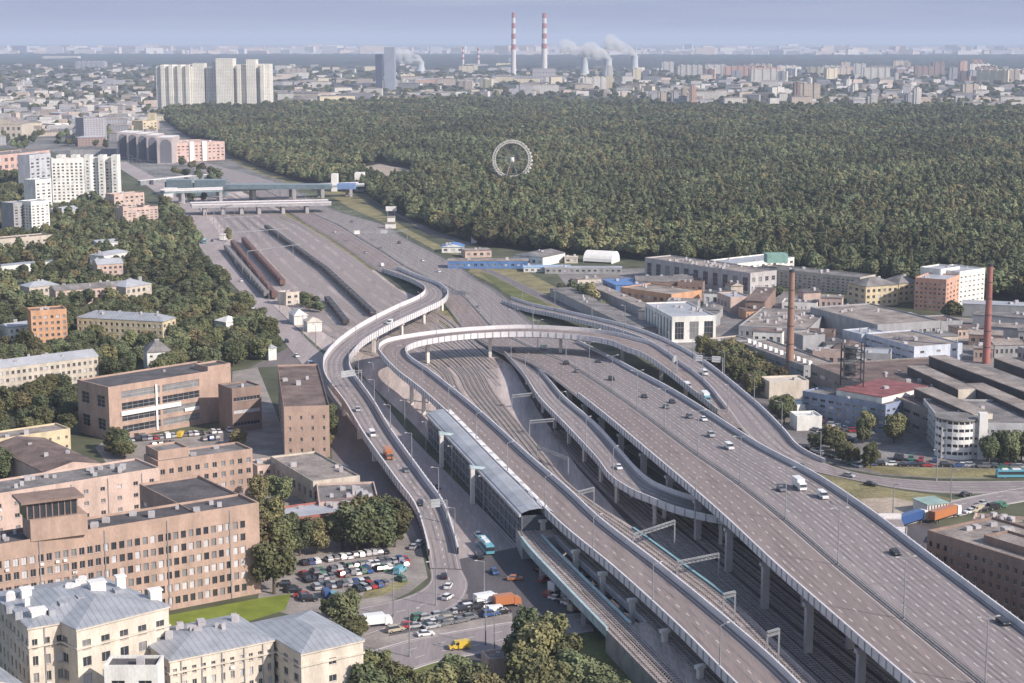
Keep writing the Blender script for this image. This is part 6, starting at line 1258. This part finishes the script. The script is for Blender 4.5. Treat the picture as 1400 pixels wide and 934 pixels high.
def blocked(u, v, m=2.5):
    for poly, an, nm in BLD:
        if abs(poly[0][0]-u) > 160 or abs(poly[0][1]-v) > 160: continue
        cx_ = sum(p[0] for p in poly)/4; cy_ = sum(p[1] for p in poly)/4
        q = [(p[0]+(p[0]-cx_)/max(1, abs(p[0]-cx_))*m if abs(p[0]-cx_) > .1 else p[0], p[1]+(p[1]-cy_)/max(1, abs(p[1]-cy_))*m if abs(p[1]-cy_) > .1 else p[1]) for p in poly]
        if inside(u, v, q): return True
    return False
rr = random.Random(77); T = []   # (x, y, crown radius, height, place)
ZN = [([(-40,290),(60,296),(110,288),(215,300),(240,310),(262,345),(288,368),(308,398),(335,425),(366,455),(396,496),(350,497),(330,500),(315,503),(312,520),(140,522),(110,545),(112,606),(96,612),(-60,640),(-60,400)], 10.3, 'in the left wood', (3.8, 5.6)),
      ([(-60,625),(20,628),(48,640),(55,655),(-60,676)], 9, 'left of the dark-roofed hall', (4, 5.5)),
      ([(130,610),(150,606),(190,622),(180,630),(140,628)], 7, 'in the brick courtyard', (3, 4.5)),
      ([(306,598),(322,588),(328,610),(312,616)], 6, 'between the factory hall and the brick block', (3.5, 5)),
      ([(955,482),(990,484),(1018,500),(1050,520),(1094,548),(1100,580),(1078,584),(1050,560),(1010,524),(975,500)], 6, 'beside the slip road below the white warehouse', (3.4, 5.0)),
      ([(1098,592),(1130,600),(1172,622),(1170,640),(1130,626),(1098,606)], 7, 'along the hedge beside the slip road', (2.5, 4.2)),
      
      ([(1032,403),(1062,400),(1075,408),(1050,412)], 8, 'beside the white office', (4, 5)),
      ([(1285,426),(1330,428),(1328,440),(1300,442)], 8, 'below the orange block', (4, 5.5)),
      ([(745,400),(785,402),(850,436),(820,442),(790,425)], 8, 'between the slip road and the long grey workshops', (3.5, 5)),
      ([(215,300),(225,278),(243,296),(262,318),(270,342),(250,330)], 9, 'at the upper end of the left wood', (4.5, 6)),
      ([(110,276),(160,282),(165,300),(215,312),(215,300),(110,300)], 9, 'around the white slab block', (4, 5.5)),
      ([(410,412),(432,408),(440,428),(425,436)], 7, 'beside the yard huts', (3, 4)),
      ([(-40,238),(40,246),(18,300),(-40,300)], 10, 'around the upper left towers', (4, 6))]
for poly, sp, pl, rg in ZN:
    for (u, v) in zone_pts(poly, sp, rr):
        if blocked(u, v) or rr.random() < .17 or (rr.random() < .9 and any(blocked(u, v+k) for k in (7, 14, 21))): continue
        r = rr.uniform(*rg); T.append((u, v, r, r*rr.uniform(1.75, 2.5), pl))
def at(px, py, r, h, pl): p = W(px, py, 0); T.append((p.x, p.y, r, h, pl))
for a_ in ((375,812,5.5,17),(362,775,5,15),(385,775,4.5,13),(372,740,5,14),(392,752,4.5,13),(410,760,4.5,11),(432,757,4,11)): at(*a_, 'between the long brick office block and the car park')
for a_ in ((468,752,5,13),(488,757,5.5,14),(507,755,5,13),(522,752,6,15),(540,748,5.5,14),(500,742,5,14),(530,738,5,14),(478,741,5,12)): at(*a_, 'in the clump behind the car park')
for a_ in ((355,690,3.5,10),(372,688,4,10),(388,690,3.5,9),(148,700,3.5,9),(165,702,3,8),(180,702,3,8),(320,664,3,8),(300,668,3,8)): at(*a_, 'beside the brick wing')
for a_ in ((440,606,2.6,7),(448,612,2.2,6),(455,596,2.8,9),(452,585,2.6,9)): at(*a_, 'at the corner of the brick block')
for a_ in ((470,862,4,10),(455,848,3,7),(488,872,3,6)): at(*a_, 'at the right end of the L-shaped cream house')
for a_ in ((505,950,5,13),(525,965,4.5,12),(500,985,5,14),(560,960,2.6,10),(545,985,3,10)): at(*a_, 'right of the L-shaped cream house at the bottom edge')
for a_ in ((620,955,5,11),(640,975,5,12),(600,985,5,12),(660,990,5,12)): at(*a_, 'below the kiosk at the bottom edge')
for a_ in ((722,900,5.5,17),(748,912,6,19),(735,935,6.5,19),(765,935,6,17),(712,925,5,15),(780,955,6,15),(750,965,6,17),(722,965,6,16),(800,965,5.5,13),(825,975,6,13),(850,990,6,13),(780,990,6,14)): at(a_[0], a_[1], a_[2]*.85, a_[3]*.80, 'in the big clump at the bottom centre')
for a_ in ((1190,640,3.5,9),(1180,606,3.5,10),(1222,606,4.2,11),(1228,600,4,10),(1186,590,3.2,9),(1205,585,3,8)): at(*a_, 'in the yard of the bluish factory')
for a_ in ((248,270,4,10),(262,274,4,9),(280,276,4,10),(240,240,6,10),(255,242,6,11),(270,246,6,11),(290,250,6,12),(302,256,5,10)): at(*a_, 'below the rose pink block')
for a_ in ((250,228,6,12),(262,232,6,12),(275,235,6,12),(288,240,6,12),(300,246,6,12)): at(*a_, 'below the rose pink block')
for a_ in ((1352,634,3.6,11),(1366,632,4,12),(1381,634,4.2,12),(1396,632,4,11),(1411,634,4,12)): at(*a_, 'right of the round tower')
for a_ in ((312,322,3,7),(313,330,3,8)): at(*a_, 'at the head of the brown trains')
T.sort(key=lambda t: t[0]**2+t[1]**2)
def visible(t):
    a_ = pix((t[0], t[1], t[3])); return -20 < a_[0] < 1420 and a_[1] < 950
vis = [t for t in T if visible(t)]; IND = vis[:300]; ids = set(map(id, IND)); REST = [t for t in T if id(t) not in ids]
lab = {}
def short(s):
    for a, b in (('beside slip road below white warehouse', 'below white warehouse'), ('beside the slip road below the white warehouse', 'below the white warehouse'), ('right end of the L-shaped cream house', 'cream house end'), (' near the red-walled shed', ' by the shed'), (' from the left', ' from left'), ('brownish autumn', 'brownish'), (' the ', ' '), (' first from left', ' first')):
        if a and len(s.split()) > 16: s = s.replace(a, b)
    return s
for t in IND:
    best = None
    for poly, an, nm in BLD:
        cx_ = sum(p[0] for p in poly)/4; cy_ = sum(p[1] for p in poly)/4; d = (cx_-t[0])**2+(cy_-t[1])**2
        if an and an.startswith('the ') and (best is None or d < best[0]): best = (d, an)
    lab.setdefault((t[4], best[1]), []).append(t)
for (pl, an), ts in lab.items():
    ts.sort(key=lambda t: pix((t[0], t[1], t[3]))[0])
    for i, t in enumerate(ts):
        k = rr.randrange(6) if pl != 'beside the slip road below the white warehouse' else rr.choice((1, 4, 4, 0)); rz = rr.uniform(0, 6.28)
        hue = ['green', 'olive green', 'green', 'olive green', 'brownish autumn', 'green'][k]
        tr = bpy.data.objects.new('leafy_tree', None); col.objects.link(tr); tr.location = (t[0], t[1], 0); tr.rotation_euler = (0, 0, rz)
        near = '' if an.replace('the ', '') in pl else ' near '+an
        tag(tr, short('%s tree %s%s, %s from the left' % (hue, pl, near, ordinal(i))), 'tree', 'trees '+pl)
        c = bpy.data.objects.new('crown', NEAR[k]); col.objects.link(c); c.parent = tr; rz_ = t[3]*.40; c.location = (0, 0, t[3]-rz_*1.15); c.scale = (t[2]*1.1, t[2]*1.1, rz_)
        w = bpy.data.objects.new('trunk', TRK[i % 3]); col.objects.link(w); w.parent = tr; w.scale = (t[3]*.6, t[3]*.6, t[3]*.72)
# trees past the count: one object per wood
proto = bpy.data.collections.new('tree_kinds')
for i, me in enumerate(FARC):
    o = bpy.data.objects.new('tree_kind', me); proto.objects.link(o)
def scatter(name, label, pts, kind='stuff'):
    me = bpy.data.meshes.new(name); me.from_pydata([(p[0], p[1], p[4]) for p in pts], [], [])
    for an_, ty_, vals in (('sxy', 'FLOAT', [p[2] for p in pts]), ('sz', 'FLOAT', [p[3] for p in pts]), ('rot', 'FLOAT', [rr.uniform(0, 6.28) for p in pts]), ('pick', 'INT', [p[5] for p in pts])):
        me.attributes.new(an_, ty_, 'POINT').data.foreach_set('value', vals)
    o = bpy.data.objects.new(name, me); col.objects.link(o); tag(o, label, 'woods', kind='stuff')
    ng = bpy.data.node_groups.new(name, 'GeometryNodeTree'); ng.interface.new_socket('Geometry', in_out='INPUT', socket_type='NodeSocketGeometry'); ng.interface.new_socket('Geometry', in_out='OUTPUT', socket_type='NodeSocketGeometry')
    N = ng.nodes; gi = N.new('NodeGroupInput'); go = N.new('NodeGroupOutput'); ip = N.new('GeometryNodeInstanceOnPoints'); ci = N.new('GeometryNodeCollectionInfo'); ci.inputs[0].default_value = proto; ci.inputs[1].default_value = True; ci.inputs[2].default_value = True
    def attr(nm, ty='FLOAT'):
        q = N.new('GeometryNodeInputNamedAttribute'); q.data_type = ty; q.inputs[0].default_value = nm; return q.outputs[0]
    cx1 = N.new('ShaderNodeCombineXYZ'); cx2 = N.new('ShaderNodeCombineXYZ'); s_ = attr('sxy'); L = ng.links
    L.new(s_, cx1.inputs[0]); L.new(s_, cx1.inputs[1]); L.new(attr('sz'), cx1.inputs[2]); L.new(attr('rot'), cx2.inputs[2])
    mp_ = N.new('GeometryNodeMeshToPoints'); L.new(gi.outputs[0], mp_.inputs[0]); L.new(mp_.outputs[0], ip.inputs['Points']); L.new(ci.outputs[0], ip.inputs['Instance']); ip.inputs['Pick Instance'].default_value = True
    L.new(attr('pick', 'INT'), ip.inputs['Instance Index']); L.new(cx1.outputs[0], ip.inputs['Scale']); L.new(cx2.outputs[0], ip.inputs['Rotation']); L.new(ip.outputs[0], go.inputs[0])
    md = o.modifiers.new('instances', 'NODES'); md.node_group = ng; return o
def pt(u, v, r, h, auto=.12):
    k = 3 if rr.random() < auto else rr.choice((0, 0, 1, 2, 4)); return (u, v, r*1.12, h*.40, h-h*.46, k)
scatter('city_trees', 'farther trees of the left wood and between the houses', [pt(*t[:4], .15) for t in REST])
FP = [(216,158),(240,152),(420,146),(600,141),(750,143),(900,150),(1150,151),(1520,153),(1700,430),(1500,424),(1360,410),(1260,398),(1150,384),(1090,372),(1000,366),(890,358),(840,352),(745,346),(655,336),(600,318),(560,300),(520,280),(500,266),(450,256),(405,248),(340,224),(312,212),(300,196),(262,190),(240,176)]
CL = [[(476,230),(520,222),(562,230),(572,248),(530,256),(500,248)]]
pts = []
rr = random.Random(5)
Pw = [W(x, y, 0) for x, y in FP]; pp = [(p.x, p.y) for p in Pw]; CLw = [[(W(x, y, 0).x, W(x, y, 0).y) for x, y in c] for c in CL]
y = min(p[1] for p in pp)
while y < max(p[1] for p in pp):
    sp = 7.6 if y < 1800 else 7.6+(y-1800)*.0032; x = -y*.34
    while x < y*.42:
        u, v = x+rr.uniform(-.45, .45)*sp, y+rr.uniform(-.45, .45)*sp
        if inside(u, v, pp) and not inside(u, v, CLw[0]) and not (abs(u-WG.x) < 30 and WG.y-75 < v < WG.y+8) and -60 < pix((u, v, 0))[0] < 1470:
            q = noise.noise(Vector((u/170, v/170, 0))); q2 = noise.noise(Vector((u/60, v/60, 9)))
            if q2 > -.62:
                r = sp*.62*rr.choice((.62, .8, .95, 1.05, 1.2, 1.5)); h = 15*(1+.30*q2)*rr.uniform(.66, 1.22)
                k = rr.choice((0, 2, 4, 0)) if q < -.05 else rr.choice((0, 1, 1, 4, 3)) if q > .2 else rr.choice((0, 1, 2, 4, 4, 3)) if rr.random() < .8 else 1
                pts.append((u, v, r*1.22, h*.38, h-h*.42, k))
        x += sp
    y += sp
print('forest trees', len(pts))
scatter('forest', 'huge dark green forest covering the middle distance', pts)
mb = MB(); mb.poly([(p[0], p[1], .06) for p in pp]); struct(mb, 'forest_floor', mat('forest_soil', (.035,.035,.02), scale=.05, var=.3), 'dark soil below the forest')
pts = []
for _ in range(5200):
    y = rr.choice((rr.uniform(84, 150), rr.uniform(78, 110), rr.uniform(120, 205))); x = rr.uniform(-40, 1450)
    g = W(x, y, 0)
    if inside(x, y, FP) or (y > 150 and x > 215) or inside(x, y, [(205,140),(372,140),(372,153),(205,153)]) or blocked(g.x, g.y, 4): continue
    s = 1+max(0, (g.y-2500)/2600); h = rr.uniform(9, 15); k = 3 if rr.random() < .1 else rr.choice((0, 0, 1, 2, 4)); pts.append((g.x, g.y, 6.0*s, h*.42, h*.55, k))
scatter('far_city_trees', 'dark trees scattered between the distant buildings', pts)
# shrubs on verges
# ------------------------------------------------------------------ haze
mb = MB(); mb.prism([(-41000, -2400), (41000, -2400), (41000, 51000), (-41000, 51000)], -1.0, 262.0, bottom=True)
hz = bpy.data.materials.new('haze_air'); hz.use_nodes = True; n = hz.node_tree; n.nodes.clear(); o_ = n.nodes.new('ShaderNodeOutputMaterial'); pv = n.nodes.new('ShaderNodeVolumePrincipled')
pv.inputs['Color'].default_value = (.62, .71, .92, 1); pv.inputs['Density'].default_value = HAZE; pv.inputs['Anisotropy'].default_value = 0.0; n.links.new(pv.outputs[0], o_.inputs['Volume'])
tag(mb.done('haze', hz), 'thin blue summer haze over the city', 'haze', kind='stuff')
for m in bpy.data.materials: m.use_backface_culling = False
scene.render.engine = 'CYCLES'; scene.cycles.max_bounces = 6; scene.cycles.diffuse_bounces = 3; scene.cycles.volume_bounces = 1; scene.cycles.transparent_max_bounces = 4
